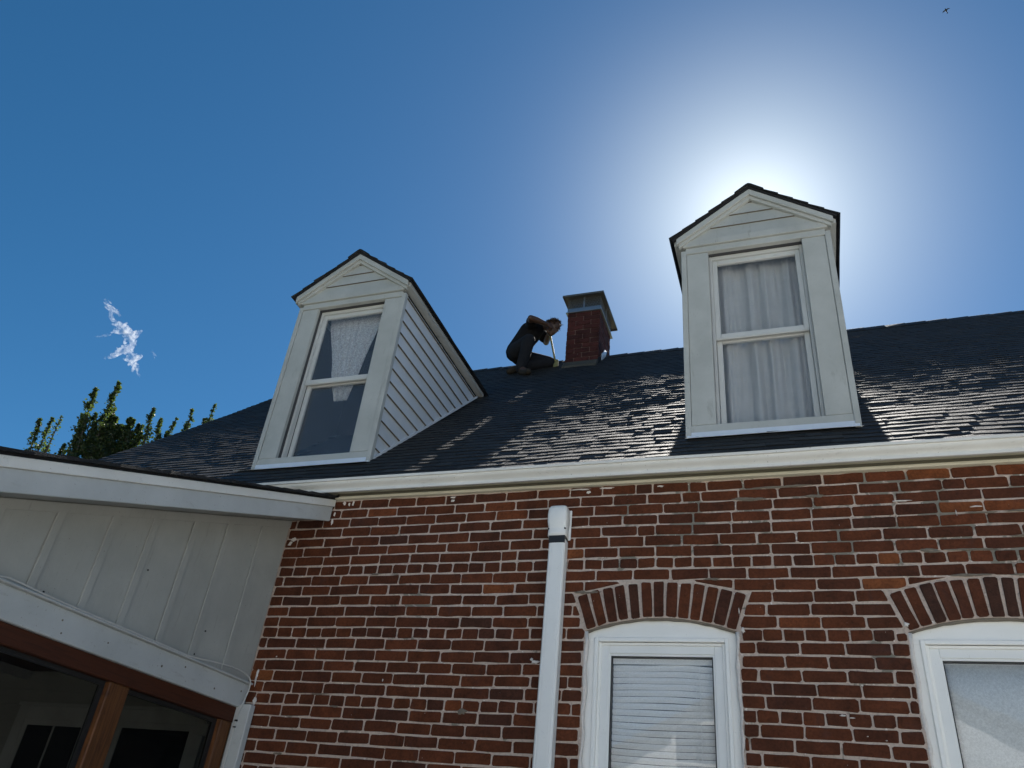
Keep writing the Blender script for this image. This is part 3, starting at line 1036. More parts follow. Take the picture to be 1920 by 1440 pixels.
c4_ = [(CHX0 - M0, CHY0 - M0, 0), (CHX1 + M0, CHY0 - M0, 0), (CHX1 + M0, CHY1 + M0, 0), (CHX0 - M0, CHY1 + M0, 0)]
for k in range(4): mesh_side(c4_[k], c4_[(k + 1) % 4], 8.062, ZL)
b.build('cap_mesh', WIRE, ch, fix=False)
b = MB()
b.box(-.822, -.800, CHY0 - .016, CHY0 - .009, 8.04, ZL); b.box(CHX1 + .009, CHX1 + .016, 3.73, 3.75, 8.04, ZL)
b.build('cap_strut', GALV, ch)
b = MB(); b.box(CHX0 + .05, CHX1 - .05, CHY0 + .05, CHY1 - .05, 7.99, 8.17); b.build('flue', DARK, ch)
b = MB(); b.box(CHX0 - .062, CHX1 + .062, CHY0 - .095, CHY1 + .14, ZL, ZL + .006)
for (x0, x1, y0, y1) in ((CHX0 - .065, CHX1 + .065, CHY0 - .098, CHY0 - .0955), (CHX0 - .065, CHX1 + .065, CHY1 + .1405, CHY1 + .143), (CHX0 - .065, CHX0 - .0625, CHY0 - .095, CHY1 + .14), (CHX1 + .0625, CHX1 + .065, CHY0 - .095, CHY1 + .14)):
    b.box(x0, x1, y0, y1, ZL - .022, ZL + .0065)
b.build('cap_lid', LIDM, ch)

# ---- dormers
PITCH = .735
OVF, OVS = .075, .075            # overhang front, sides
ZT = 6.005                       # top of the cheeks
ZAP = 6.440                      # apex of the gable siding
YBK = YD + (ZT - ZB) / TP


def make_dormer(x0, label):
    x1 = x0 + DW; xc = (x0 + x1) / 2
    # core: two cheeks, front wall round the opening, gable
    b = MB()
    for a, c_ in ((x0 + .012, x0 + .07), (x1 - .07, x1 - .012)):
        b.prism([(YD + .03, ZB - .10), (YD + .03, ZT), (YBK - .02, ZT), ], a, c_, 'x')
    b.prism([(x0 + .012, ZT), (x1 - .012, ZT), (xc, ZT + PITCH * (DW / 2 - .012) )], YD + .012, YD + .05, 'y')
    o0, o1 = x0 + .192, x1 - .192
    b.box(x0 + .0125, o0 - .004, YD + .0305, YD + .065, ZB - .06, ZT - .001); b.box(o1 + .004, x1 - .0125, YD + .0305, YD + .065, ZB - .06, ZT - .001)
    b.box(o0 - .004, o1 + .004, YD + .031, YD + .065, ZB - .06, 4.385); b.box(o0 - .004, o1 + .004, YD + .031, YD + .065, 5.962, ZT - .001)
    core = b.build('dormer', LINING, house)
    core['label'] = label
    # casing boards of the front
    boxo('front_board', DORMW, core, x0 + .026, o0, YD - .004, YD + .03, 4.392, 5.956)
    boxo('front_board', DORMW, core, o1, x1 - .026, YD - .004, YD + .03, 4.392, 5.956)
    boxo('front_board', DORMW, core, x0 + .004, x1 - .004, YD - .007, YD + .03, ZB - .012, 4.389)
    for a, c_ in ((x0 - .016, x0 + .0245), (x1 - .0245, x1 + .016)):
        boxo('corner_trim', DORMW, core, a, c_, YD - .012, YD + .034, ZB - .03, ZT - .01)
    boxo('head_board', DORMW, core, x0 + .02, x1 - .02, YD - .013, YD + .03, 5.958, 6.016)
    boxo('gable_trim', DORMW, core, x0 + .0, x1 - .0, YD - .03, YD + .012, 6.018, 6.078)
    # window: reveal liner, frame, two sashes
    ring_ = MB()
    yr0, yr1 = YD + .036, YD + .11
    ring_.box(o0 - .003, o0 + .02, yr0 + .026, yr1, 4.386, 5.96); ring_.box(o1 - .02, o1 + .003, yr0 + .026, yr1, 4.386, 5.96)
    ring_.box(o0 + .02, o1 - .02, yr0 + .0265, yr1, 5.928, 5.96)
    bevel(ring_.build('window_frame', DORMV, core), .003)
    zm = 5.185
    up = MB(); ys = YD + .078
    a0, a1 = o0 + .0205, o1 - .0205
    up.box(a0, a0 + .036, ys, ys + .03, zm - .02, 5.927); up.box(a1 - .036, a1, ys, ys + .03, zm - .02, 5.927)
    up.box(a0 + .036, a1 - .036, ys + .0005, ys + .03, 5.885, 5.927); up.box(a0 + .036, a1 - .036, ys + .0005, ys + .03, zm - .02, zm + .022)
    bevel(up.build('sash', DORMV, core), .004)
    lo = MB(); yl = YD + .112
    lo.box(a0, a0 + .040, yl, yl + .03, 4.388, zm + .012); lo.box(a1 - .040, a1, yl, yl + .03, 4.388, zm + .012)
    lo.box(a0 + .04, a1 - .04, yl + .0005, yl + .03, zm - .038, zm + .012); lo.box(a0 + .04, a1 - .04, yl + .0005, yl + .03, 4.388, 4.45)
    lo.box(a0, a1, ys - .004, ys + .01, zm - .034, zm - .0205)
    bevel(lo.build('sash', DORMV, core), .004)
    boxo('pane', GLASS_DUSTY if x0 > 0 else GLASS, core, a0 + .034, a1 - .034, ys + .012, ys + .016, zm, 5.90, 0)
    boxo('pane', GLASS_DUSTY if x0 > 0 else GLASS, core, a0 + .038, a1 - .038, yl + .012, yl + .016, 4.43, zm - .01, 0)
    # gable lap siding: wedge boards
    zg = 6.079; k = 0
    while zg < ZAP + .03:
        zt_ = min(zg + .112, ZAP + .05)
        hw0 = (ZAP + .05 - zg) / PITCH; hw1 = max(.001, (ZAP + .05 - zt_) / PITCH)
        b = MB()
        vs = [(xc - hw0, YD - .024, zg), (xc + hw0, YD - .024, zg), (xc + hw1, YD - .010, zt_), (xc - hw1, YD - .010, zt_),
              (xc - hw0, YD + .012, zg), (xc + hw0, YD + .012, zg), (xc + hw1, YD + .012, zt_), (xc - hw1, YD + .012, zt_)]
        b.add(vs, [(0, 1, 2, 3), (7, 6, 5, 4), (0, 4, 5, 1), (1, 5, 6, 2), (2, 6, 7, 3), (3, 7, 4, 0)])
        gb_ = b.build('gable_board', DORMW, core); gb_.data.materials.append(SHADE_GRIME); gb_.data.polygons[2].material_index = 1; zg += .112; k += 1  # bottom face coloured dark to paint the shadow line between boards
    # rake boards in two steps, roof slabs, shingle courses
    zr = ZAP + .075                       # underside of the roof at the ridge
    HWR = DW / 2 + OVS
    for s in (-1, 1):
        for (yf, yb_, top, wd, tip) in ((YD - OVF + .008, YD - OVF + .03, 0.0, .058, .03), (YD - OVF + .030, YD - .012, -.030, .060, .045)):
            b = MB(); h = HWR - tip
            pol = [(xc, zr + top), (xc + s * h, zr + top - PITCH * h), (xc + s * h, zr + top - PITCH * h - wd), (xc, zr + top - wd)]
            b.prism(pol, yf, yb_, 'y'); bevel(b.build('rake_board', DORMW, core), .003)
        # soffit and eave fascia
        ze = zr - PITCH * HWR
        b = MB(); b.prism([(xc + s * (DW / 2 - .01), zr - PITCH * (DW / 2 - .01) - .002), (xc + s * (HWR - .012), zr - PITCH * (HWR - .012) - .002), (xc + s * (HWR - .012), zr - PITCH * HWR - .03), (xc + s * (DW / 2 - .01), zr - PITCH * HWR - .03)], YD - OVF + .035, YBK + .05, 'y')
        b.build('eave_soffit', DORMW, core)
        # roof slab
        b = MB()
        y_e = YD + (ze - ZB) / TP + .05; y_r = YD + (zr - ZB) / TP + .05
        T = .022
        vs = [(xc, YD - OVF, zr), (xc + s * HWR, YD - OVF, ze), (xc + s * HWR, y_e, ze), (xc, y_r, zr)]
        vs += [(p[0], p[1], p[2] + T) for p in vs]
        b.add(vs, [(0, 1, 2, 3), (4, 5, 6, 7), (0, 1, 5, 4), (1, 2, 6, 5), (2, 3, 7, 6), (3, 0, 4, 7)])
        b.build('roof_slab', DECK, core)
        L = HWR * math.hypot(1, PITCH); cx_, cz_ = s / math.hypot(1, PITCH), -PITCH / math.hypot(1, PITCH)
        nx_, nz_ = s * PITCH / math.hypot(1, PITCH), 1 / math.hypot(1, PITCH)
        d = 0.0; NCO = 6; ex = (L + .02) / NCO
        for k in range(NCO):
            u0, u1 = k * ex - .01, (k + 1) * ex
            off = .0; b = MB()
            def Q(u, h, y): return (xc + cx_ * u + nx_ * h, y, zr + T + cz_ * u + nz_ * h)
            yb0 = YD + (Q(u0, 0, 0)[2] - ZB) / TP + .06; yb1 = YD + (Q(u1, 0, 0)[2] - ZB) / TP + .06
            yf = YD - OVF - .014 + random.uniform(-.004, .004)
            h0, h1 = .004, .014 + random.uniform(-.001, .003)
            NS = 8; vs = []; fs = []
            for j in range(NS + 1):
                q = j / NS
                hh = h1 + (random.gauss(0, .0015))
                vs += [Q(u0, h0, yf + (yb0 - yf) * q), Q(u1, hh, yf + (yb1 - yf) * q), Q(u1, -.001, yf + (yb1 - yf) * q), Q(u0, -.001, yf + (yb0 - yf) * q)]
            for j in range(NS):
                a = j * 4
                for e in range(4): fs.append((a + e, a + (e + 1) % 4, a + 4 + (e + 1) % 4, a + 4 + e))
            fs += [(0, 1, 2, 3), (NS * 4 + 3, NS * 4 + 2, NS * 4 + 1, NS * 4)]
            b.add(vs, fs, random.uniform(.1, .6)); b.build('shingle_course', SHINGLE, core)
    # dormer ridge caps
    y = YD - OVF - .02
    while y < YD + (zr - ZB) / TP:
        b = MB()
        zt2 = zr + .022 + .006
        vs = []
        for yy, h in ((y, .010 + random.uniform(0, .004)), (y + .2, .004)):
            for dx_ in (-.11, -.02, 0, .02, .11): vs.append((xc + dx_, yy, zt2 + h - abs(dx_) * PITCH * (.98 if abs(dx_) > .05 else .6)))
        vs += [(p[0], p[1], p[2] - .012) for p in vs]
        fs = [(k, k + 1, k + 6, k + 5) for k in range(4)] + [(10 + k, 15 + k, 16 + k, 11 + k) for k in range(4)] + [(k, 10 + k, 11 + k, k + 1) for k in range(4)] + [(5 + k, 6 + k, 16 + k, 15 + k) for k in range(4)] + [(0, 5, 15, 10), (4, 14, 19, 9)]
        b.add(vs, fs, random.random() * .6); b.build('ridge_cap', SHINGLE, core); y += .165
    # cheek lap siding
    EXC = .128
    for s, xf in ((-1, x0), (1, x1)):
        z = ZB + .0
        while z < ZT - .02:
            z1 = min(z + EXC, ZT - .002)
            ya0 = YD + .036
            yb0 = YD + (z - ZB) / TP + .0; yb1 = YD + (z1 - ZB) / TP + .0
            if yb0 < ya0 + .01: yb0 = ya0 + .01
            b = MB()
            po, pi = xf + s * .013, xf - s * .005
            vs = [(po, ya0, z), (po, yb0, z), (pi, yb1, z1 + .004), (pi, ya0, z1 + .004), (xf - s * .012, ya0, z), (xf - s * .012, yb0, z), (xf - s * .012, yb1, z1 + .004), (xf - s * .012, ya0, z1 + .004)]
            b.add(vs, [(0, 1, 2, 3), (7, 6, 5, 4), (0, 4, 5, 1), (1, 5, 6, 2), (2, 6, 7, 3), (3, 7, 4, 0)])
            cb_ = b.build('clapboard', LAP, core); cb_.data.materials.append(SHADE_GRIME); cb_.data.polygons[2].material_index = 1  # underside painted dark as the shadow gap beneath each lap
            z += EXC
        # channel along the roof line
        b = MB(); xa, xb_ = (xf + .003, xf + .020) if s > 0 else (xf - .020, xf - .003)
        b.prism([(YD + .036, ZB + .02), (YBK, ZT - .01), (YBK, ZT + .015), (YD + .036, ZB + .045)], xa, xb_, 'x'); b.build('channel', LAP, core)
    # apron flashing bent onto the roof
    b = MB(); N = 16; vs = []; fs = []
    fl = .13 if x0 < 0 else .012
    for i in range(N + 1):
        q = i / N
        xx = x0 - .006 + (DW + .012) * q
        xe = x0 - fl + (DW + fl + (.03 if x0 < 0 else .018)) * q
        w_ = .003 * noise.noise((xx * 5, x0, 0))
        lowy = YD - .085 + .010 * noise.noise((xx * 2.5, 9, x0))
        vs += [(xx, YD - .0105, ZB + .022), (xx, YD - .0125 + w_, ZB - .02), (xe, lowy, rz(lowy) + .022 + w_)]
    for i in range(N):
        a = i * 3
        fs += [(a, a + 1, a + 4, a + 3), (a + 1, a + 2, a + 5, a + 4)]
    b.add(vs, fs); o = b.build('flashing', FLASH, core, fix=False); o.modifiers.new('s', 'SOLIDIFY').thickness = .0012
    return o0, o1


LO = make_dormer(DX[0], 'white dormer left of the chimney, its right side wall showing')
RO = make_dormer(DX[1], 'white dormer in front of the sun glow, right of the chimney')


def pleats(name, label, xa, xb, ztop, zbot, y, mat, n=90, amp=.018, freq=9, shape=None, rows=16, cat='curtain', seed=0):
    e = tag(empty(name, ((xa + xb) / 2, y, ztop)), label, cat)
    b = MB(); vs = []; fs = []
    for j in range(rows + 1):
        v = j / rows
        l, r_ = (0, 1) if shape is None else shape(v)
        for i in range(n + 1):
            u = i / n
            xx = xa + (xb - xa) * (l + (r_ - l) * u)
            ph = freq * 2 * math.pi * u + 2.2 * noise.noise((u * 4, seed, 0))
            yy = amp * (.45 + .55 * v) * math.sin(ph) * (.6 + .7 * noise.noise((u * 6, v * .6, seed + 3))) + .3 * amp * noise.noise((u * 25, v * 3, seed))
            vs.append((xx - (xa + xb) / 2, yy, (zbot - ztop) * v))
    for j in range(rows):
        for i in range(n): a = j * (n + 1) + i; fs.append((a, a + 1, a + n + 2, a + n + 1))
    b.add(vs, fs); o = b.build('cloth', mat, e, smooth=True, fix=False)
    o.modifiers.new('s', 'SOLIDIFY').thickness = .0008
    b = MB(); b.tube([(-(xb - xa) / 2 - .03, 0, .0), ((xb - xa) / 2 + .03, 0, .0)], .008, 8); b.build('rod', plain(name + '_rod', (.4, .4, .4), .4), e)
    return e


pleats('curtain', 'pale pleated curtain filling the window of the right dormer', RO[0] + .02, RO[1] - .02, 5.99, 4.36, YD + .20, CURTAIN, freq=4.5, amp=.06, seed=1)


def tie(v):
    # gathered at the meeting rail, flaring again below
    if v < .70:
        q = v / .70; q = q * q * (3 - 2 * q) * .5 + q * .5
        return (.05 + .27 * q, 1.0 - .20 * q)
    q = (v - .70) / .30
    return (.32 + .16 * q, .80 - .10 * q)


pleats('lace_curtain', 'white lace curtain tied back in the window of the left dormer', LO[0] - .01, LO[1] - .10, 5.99, 5.03, YD + .19, LACE, freq=8, amp=.016, shape=tie, seed=6)
# dark rooms behind the dormer windows
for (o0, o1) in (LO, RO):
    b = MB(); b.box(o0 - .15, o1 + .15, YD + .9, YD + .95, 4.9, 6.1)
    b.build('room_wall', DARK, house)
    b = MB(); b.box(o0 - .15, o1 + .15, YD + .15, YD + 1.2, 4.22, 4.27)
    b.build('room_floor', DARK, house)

# ------------------------------------------------------------------ the porch
porch = tag(empty('screened_porch', (-1.85, 0, 0)), 'white board-and-batten porch with wood posts and screens beside the brick wall', 'porch')
porch.location = (0, 0, 0)
XP = -1.845; XF = -1.512; YP0 = -3.3; XPL = -5.2
PS = .3765


def pz(y): return 3.612 + PS * y           # underside of the porch roof edge


# battens and panels
bats = [-2.66, -2.36, -2.065, -1.765, -1.455, -1.19, -.89, -.612, -.296]
edges = [YP0] + bats + [-.004]
ZTR = 2.51
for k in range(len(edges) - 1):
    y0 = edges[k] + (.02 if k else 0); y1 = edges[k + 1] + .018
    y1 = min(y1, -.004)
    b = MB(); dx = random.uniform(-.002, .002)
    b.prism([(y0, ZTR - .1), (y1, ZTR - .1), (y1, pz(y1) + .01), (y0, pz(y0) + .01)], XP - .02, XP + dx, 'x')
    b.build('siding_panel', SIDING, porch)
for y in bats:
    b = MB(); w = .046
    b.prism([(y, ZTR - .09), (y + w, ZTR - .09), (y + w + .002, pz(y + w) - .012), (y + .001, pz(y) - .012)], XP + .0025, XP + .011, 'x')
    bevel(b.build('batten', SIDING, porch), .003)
# trim board at the top of the siding
b = MB(); b.prism([(YP0, pz(YP0) - .045), (-.004, pz(0) - .045), (-.004, pz(0) + .005), (YP0, pz(YP0) + .005)], XP + .003, XP + .012, 'x'); b.build('top_trim', SIDING, porch)
# skirt board with a ledge, brown header beam
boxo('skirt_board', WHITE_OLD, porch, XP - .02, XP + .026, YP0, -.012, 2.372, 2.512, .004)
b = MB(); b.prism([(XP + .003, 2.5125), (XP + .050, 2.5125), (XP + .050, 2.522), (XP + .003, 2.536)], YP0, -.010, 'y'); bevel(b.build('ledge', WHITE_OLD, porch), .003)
for (y_, z_) in ((-2.45, 2.47), (-1.93, 2.40), (-1.52, 2.46), (-1.50, 2.405), (-1.21, 2.44), (-.80, 2.43), (-.62, 2.47), (-.33, 2.42), (-.08, 2.46)):
    b = MB(); b.tube([(XP + .024, y_, z_), (XP + .0275, y_, z_)], random.uniform(.004, .007), 8); b.build('nail', SHADE_GRIME, porch)
for (y_, z_) in ((-1.66, 2.55), (-.555, 2.558), (-1.1, 2.86), (-.52, 2.7)):
    b = MB(); b.tube([(XP, y_, z_), (XP + .0045, y_, z_)], .005, 8); b.build('nail', BLACK, porch)
boxo('header_beam', BEAMM, porch, XP - .09, XP + .002, YP0, -.03, 2.286, 2.3715, .004)
for (y0, y1) in ((-.150, -.050), (-1.075, -.935), (-2.05, -1.91), (-3.05, -2.91)):
    boxo('post', WOOD, porch, XP - .085, XP - .004, y0, y1, .12, 2.2855, .005)
prev = -.150
for (y0, y1) in ((-1.075, -.935), (-2.05, -1.91), (-3.05, -2.91)):
    b = MB()
    a0, a1 = y1 + .002, prev - .002
    b.box(XP - .055, XP - .035, a0, a0 + .026, .14, 2.284); b.box(XP - .055, XP - .035, a1 - .026, a1, .14, 2.284)
    b.box(XP - .055, XP - .035, a0 + .026, a1 - .026, 2.262, 2.284)
    b.build('screen_frame', BLACK, porch)
    b = MB(); b.box(XP - .0465, XP - .0455, a0 + .02, a1 - .02, .14, 2.27); b.build('screen', SCREENM, porch)
    prev = y0
boxo('wall_post', WHITE_OLD, porch, -1.842, -1.738, -.058, -.009, .1, 2.392, .004)
# roof: soffit, fascia in two layers, decking and shingle edge
def slab(name, mat, x0, x1, y0, y1, lo, hi, bv=0):
    b = MB(); b.prism([(y0, pz(y0) + lo), (y1, pz(y1) + lo), (y1, pz(y1) + hi), (y0, pz(y0) + hi)], x0, x1, 'x')
    o = b.build(name, mat, porch)
    if bv: bevel(o, bv)
    return o


slab('soffit', SIDING, XP - .02, XF - .026, YP0 - .3, -.006, .012, .022)
slab('fascia', WHITE_OLD, XF - .025, XF - .004, YP0 - .3, -.02, -.006, .100, .003)
slab('fascia_strip', WHITE, XF - .02, XF + .008, YP0 - .3, -.016, .1005, .152, .003)
slab('roof_deck', DECK, XPL - .3, XF - .004, YP0 - .32, -.004, .1525, .166)
y = YP0 - .33; k = 0
while y < -.02:
    y1 = min(y + .15, -.008)
    b = MB(); vs = []; fs = []
    N = 3
    for (yy, h) in ((y, .0175 + random.uniform(-.002, .004)), (y1 + .02, .011)):
        yy = min(yy, -.006)
        for xx in (XPL - .32, XF + .026 + random.uniform(-.006, .008)):
            vs += [(xx, yy, pz(yy) + .1665), (xx, yy, pz(yy) + .1665 + h)]
    b.add(vs, [(0, 1, 3, 2), (4, 6, 7, 5), (0, 2, 6, 4), (1, 5, 7, 3), (0, 4, 5, 1), (2, 3, 7, 6)], random.uniform(.0, .5))
    b.build('shingle_course', SHINGLE, porch); y += .15
# ceiling, outer walls, floor
boxo('ceiling', BEAMM, porch, XPL, XP - .095, YP0 + .02, -.01, 2.56, 2.58, 0)
for xx in (-2.5, -3.1, -3.7, -4.3): boxo('ceiling_joist', INNERTRIM if xx == -3.7 else BEAMM, porch, xx, xx + .04, YP0 + .03, -.012, 2.50, 2.559, 0)
boxo('floor', FLOORM, porch, XPL, XP, YP0, -.01, .0, .11, 0)
b = MB(); b.prism([(YP0, 0), (-.01, 0), (-.01, pz(0) + .14), (YP0, pz(YP0) + .14)], XPL - .05, XPL, 'x'); b.build('outer_wall', SIDING, porch)
b = MB(); b.box(XPL, XP - .1, YP0 - .05, YP0, 0.0, 1.0); b.box(XPL, XP - .1, YP0 - .05, YP0, 2.29, 2.56); b.build('outer_wall', SIDING, porch)
# house wall inside the porch: lap boards, a glazed door and a window
inner = MB(); inner.box(XL + .02, XW0 - .002, .012, .24, 0, 3.7); iw = inner.build('porch_wall', INNER, house)
z = .1
while z < 2.6:
    b = MB(); b.add([(XL + .05, -.006, z), (XW0 - .004, -.006, z), (XW0 - .004, .006, z + .10), (XL + .05, .006, z + .10), (XL + .05, .0115, z), (XW0 - .004, .0115, z), (XW0 - .004, .0115, z + .1), (XL + .05, .0115, z + .1)],
                    [(0, 1, 2, 3), (7, 6, 5, 4), (0, 4, 5, 1), (1, 5, 6, 2), (2, 6, 7, 3), (3, 7, 4, 0)])
    b.build('clapboard', INNER, iw); z += .0975
def opening(nm, xa, xb, zt, zb_, cas, panes, bar):
    b = MB(); b.box(xa - cas, xa, -.022, -.007, zb_, zt + cas); b.box(xb, xb + cas, -.022, -.007, zb_, zt + cas); b.box(xa, xb, -.0225, -.007, zt, zt + cas)
    b.box(xa - cas - .01, xb + cas + .01, -.035, -.007, zt + cas, zt + cas + .02)
    d = bevel(b.build(nm, INNERTRIM, house), .003)
    b = MB(); b.box(xa, xa + .035, -.016, -.007, zb_, zt); b.box(xb - .035, xb, -.016, -.007, zb_, zt); b.box(xa + .035, xb - .035, -.0165, -.007, zt - .035, zt)
    if bar: b.box((xa + xb) / 2 - .006, (xa + xb) / 2 + .006, -.0155, -.007, zb_, zt - .035)
    b.build('sash', INNERTRIM, d)
    b = MB(); b.box(xa + .03, xb - .03, -.0095, -.0075, zb_ + .05, zt - .03); b.build('pane', BLACKGLASS, d)
BLACKGLASS = plain('dark_window_glass', (.008, .009, .010), .06, .5)
opening('porch_door', -3.545, -3.000, 2.25, .12, .085, 2, True)
opening('porch_window', -2.74, -2.135, 2.262, .9, .075, 1, False)
boxo('wall_box', INNERTRIM, porch, -2.105, -2.02, -.04, -.009, 2.205, 2.27, .003)

# cable along the ledge and down the wall post
b = MB()
cp = [(-1.80, -3.2, 2.545), (-1.80, -2.5, 2.535), (-1.80, -1.98, 2.528), (-1.80, -1.86, 2.536), (-1.80, -1.6, 2.529), (-1.80, -.87, 2.528), (-1.80, -.62, 2.528), (-1.79, -.45, 2.545), (-1.785, -.28, 2.558), (-1.785, -.13, 2.556), (-1.785, -.065, 2.53),
      (-1.78, -.060, 2.48), (-1.79, -.066, 2.41), (-1.806, -.072, 2.33), (-1.812, -.064, 2.29), (-1.812, -.0635, 2.0), (-1.812, -.0635, .3)]
# smooth the polyline
def smooth_pts(p, n=6):
    p = [Vector(q) for q in p]; o = []
    for i in range(len(p) - 1):
        a, b_, c_, d = p[max(i - 1, 0)], p[i], p[i + 1], p[min(i + 2, len(p) - 1)]
        for k in range(n):
            u = k / n
            o.append(.5 * ((2 * b_) + (c_ - a) * u + (2 * a - 5 * b_ + 4 * c_ - d) * u * u + (3 * b_ - a - 3 * c_ + d) * u ** 3))
    o.append(p[-1]); return o


b.tube(smooth_pts(cp), .0042, 7)
cable = b.build('cable', plain('cable_jacket', (.55, .55, .53), .5), smooth=True)
tag(cable, 'thin white cable looping from the porch ledge down the white wall post', 'cable')
b = MB(); b.box(-1.820, -1.803, -.0685, -.0585, 2.29, 2.30); b.build('clip', BLACK, cable)
b = MB(); b.box(-1.821, -1.804, -.0685, -.0585, 2.255, 2.262); b.build('clip', BLACK, cable)

# ------------------------------------------------------------------ house across the yard (mirrored in the window panes)
nb = tag(empty('neighbour_house', (2.1, -15.0, 0)), 'pale gabled house across the yard, showing only as a reflection in the window panes', 'house')
b = MB(); b.prism([(-5.6, 0), (5.6, 0), (5.6, 4.0), (0, 6.9), (-5.6, 4.0)], -8.0, 0.0, 'y'); b.build('wall', LAP, nb)
for s_ in (-1, 1):
    b = MB(); b.add([(0, .35, 6.96), (s_ * 6.0, .35, 3.85), (s_ * 6.0, -8.3, 3.85), (0, -8.3, 6.96), (0, .35, 7.12), (s_ * 6.0, .35, 4.01), (s_ * 6.0, -8.3, 4.01), (0, -8.3, 7.12)], [(0, 1, 2, 3), (4, 5, 6, 7), (0, 1, 5, 4), (1, 2, 6, 5), (2, 3, 7, 6), (3, 0, 4, 7)])
    b.build('roof', DECK, nb)
for (x0_, z0_) in ((-3.6, .9), (.1, .9), (2.9, .9), (-3.55, 3.6), (-.6, 4.3)):
    b = MB(); b.box(x0_, x0_ + 1.0, .0, .05, z0_, z0_ + 1.5); w_ = b.build('window', BLACK, nb)
    b = MB(); b.box(x0_ - .12, x0_, 0.0, .08, z0_ - .12, z0_ + 1.62); b.box(x0_ + 1, x0_ + 1.12, 0, .08, z0_ - .12, z0_ + 1.62); b.box(x0_, x0_ + 1, 0, .081, z0_ + 1.5, z0_ + 1.62); b.box(x0_, x0_ + 1, 0, .081, z0_ - .12, z0_)
    b.box(x0_, x0_ + 1, .051, .07, z0_ + .72, z0_ + .78); b.build('frame', FRESH, w_)

# ------------------------------------------------------------------ person on the roof
SKIN = Mat('skin', .5, .4); SKIN.color((.075, .04, .027)); SKIN = SKIN.m
t = Mat('black_shirt', .9, .2); t.color(t.mix(t.noise(40), (.006, .006, .007), (.012, .012, .014))); t.bump(t.noise(18, 4), .5, .02); SHIRT = t.m
t = Mat('dark_trousers', .9, .2); t.color(t.mix(t.noise(30), (.010, .0105, .013), (.022, .023, .028))); t.bump(t.noise(22, 4), .5, .02); TROUS = t.m
t = Mat('work_boot', .8, .3); t.color(t.mix(t.noise(30), (.02, .015, .011), (.045, .034, .02))); BOOT = t.m
t = Mat('brown_hair', .55, .5); t.color(t.mix(t.noise(80), (.035, .02, .012), (.09, .05, .028))); HAIR = t.m


def cap_solid(bm, a, b, ra, rb):
    """a closed tapered limb segment with round ends"""
    a, b = Vector(a), Vector(b)
    d = b - a; L = d.length
    q = d.to_track_quat('Z', 'Y').to_matrix().to_4x4()
    bmesh.ops.create_cone(bm, cap_ends=True, segments=14, radius1=ra, radius2=rb, depth=L, matrix=Matrix.Translation((a + b) / 2) @ q)
    for p, r in ((a, ra), (b, rb)):
        bmesh.ops.create_icosphere(bm, subdivisions=2, radius=r, matrix=Matrix.Translation(p))


def solid(name, parts, mat, parent, voxel, extra=None, smooth=4):
    bm = bmesh.new()
    for (a, b, ra, rb) in parts: cap_solid(bm, a, b, ra, rb)
    if extra: extra(bm)
    me = bpy.data.meshes.new(name); bm.to_mesh(me); bm.free()
    o = bpy.data.objects.new(name, me); COL.objects.link(o)
    rm = o.modifiers.new('remesh', 'REMESH'); rm.mode = 'VOXEL'; rm.voxel_size = voxel; rm.use_smooth_shade = True
    if smooth:
        sm_ = o.modifiers.new('smooth', 'SMOOTH'); sm_.iterations = smooth; sm_.factor = .5
    dg = bpy.context.evaluated_depsgraph_get(); dg.update()
    m2 = bpy.data.meshes.new_from_object(o.evaluated_get(dg))
    o.modifiers.clear(); o.data = m2
    m2.materials.clear(); m2.materials.append(mat)
    m2.polygons.foreach_set('use_smooth', [True] * len(m2.polygons))
    o.parent = parent
    return o


# joints
J = dict(pelvis=(-1.665, 3.43, 7.44), waist=(-1.605, 3.42, 7.585), chest=(-1.51, 3.41, 7.73), upper=(-1.435, 3.40, 7.80), neck=(-1.355, 3.40, 7.815), skull=(-1.275, 3.41, 7.80),
         rsh=(-1.45, 3.265, 7.745), relb=(-1.385, 3.04, 7.672), rwr=(-1.235, 3.235, 7.70),
         lsh=(-1.42, 3.545, 7.82), lelb=(-1.37, 3.66, 7.73), lwr=(-1.268, 3.44, 7.705),
         rhip=(-1.64, 3.335, 7.40), rknee=(-1.405, 3.115, 7.385), rank=(-1.515, 3.215, 7.025),
         lhip=(-1.65, 3.52, 7.42), lknee=(-1.245, 3.505, 7.285), lank=(-1.60, 3.42, 7.20))
person = tag(empty('person', (-1.5, 3.3, 6.95)),
             'person in black shirt and dark trousers crouching by the chimney, holding a tool', 'person')
P0 = Vector((-1.5, 3.3, 6.95))
L_ = {k: Vector(v) - P0 for k, v in J.items()}


def mid(a, b, t): return a + (b - a) * t


HC = Vector((-1.225, 3.415, 7.765)) - P0
HU = Vector((.60, 0, .80)).normalized()
HF = Vector((.80, -.10, -.60)).normalized()
RT = HU.cross(HF).normalized()
HANDLE = (Vector((-1.158, 3.505, 7.245)) - Vector((-1.262, 3.40, 7.775))).normalized()
TOES = {'r': Vector((-1.370, 3.118, 6.905)) - P0, 'l': Vector((-1.715, 3.335, 7.095)) - P0}


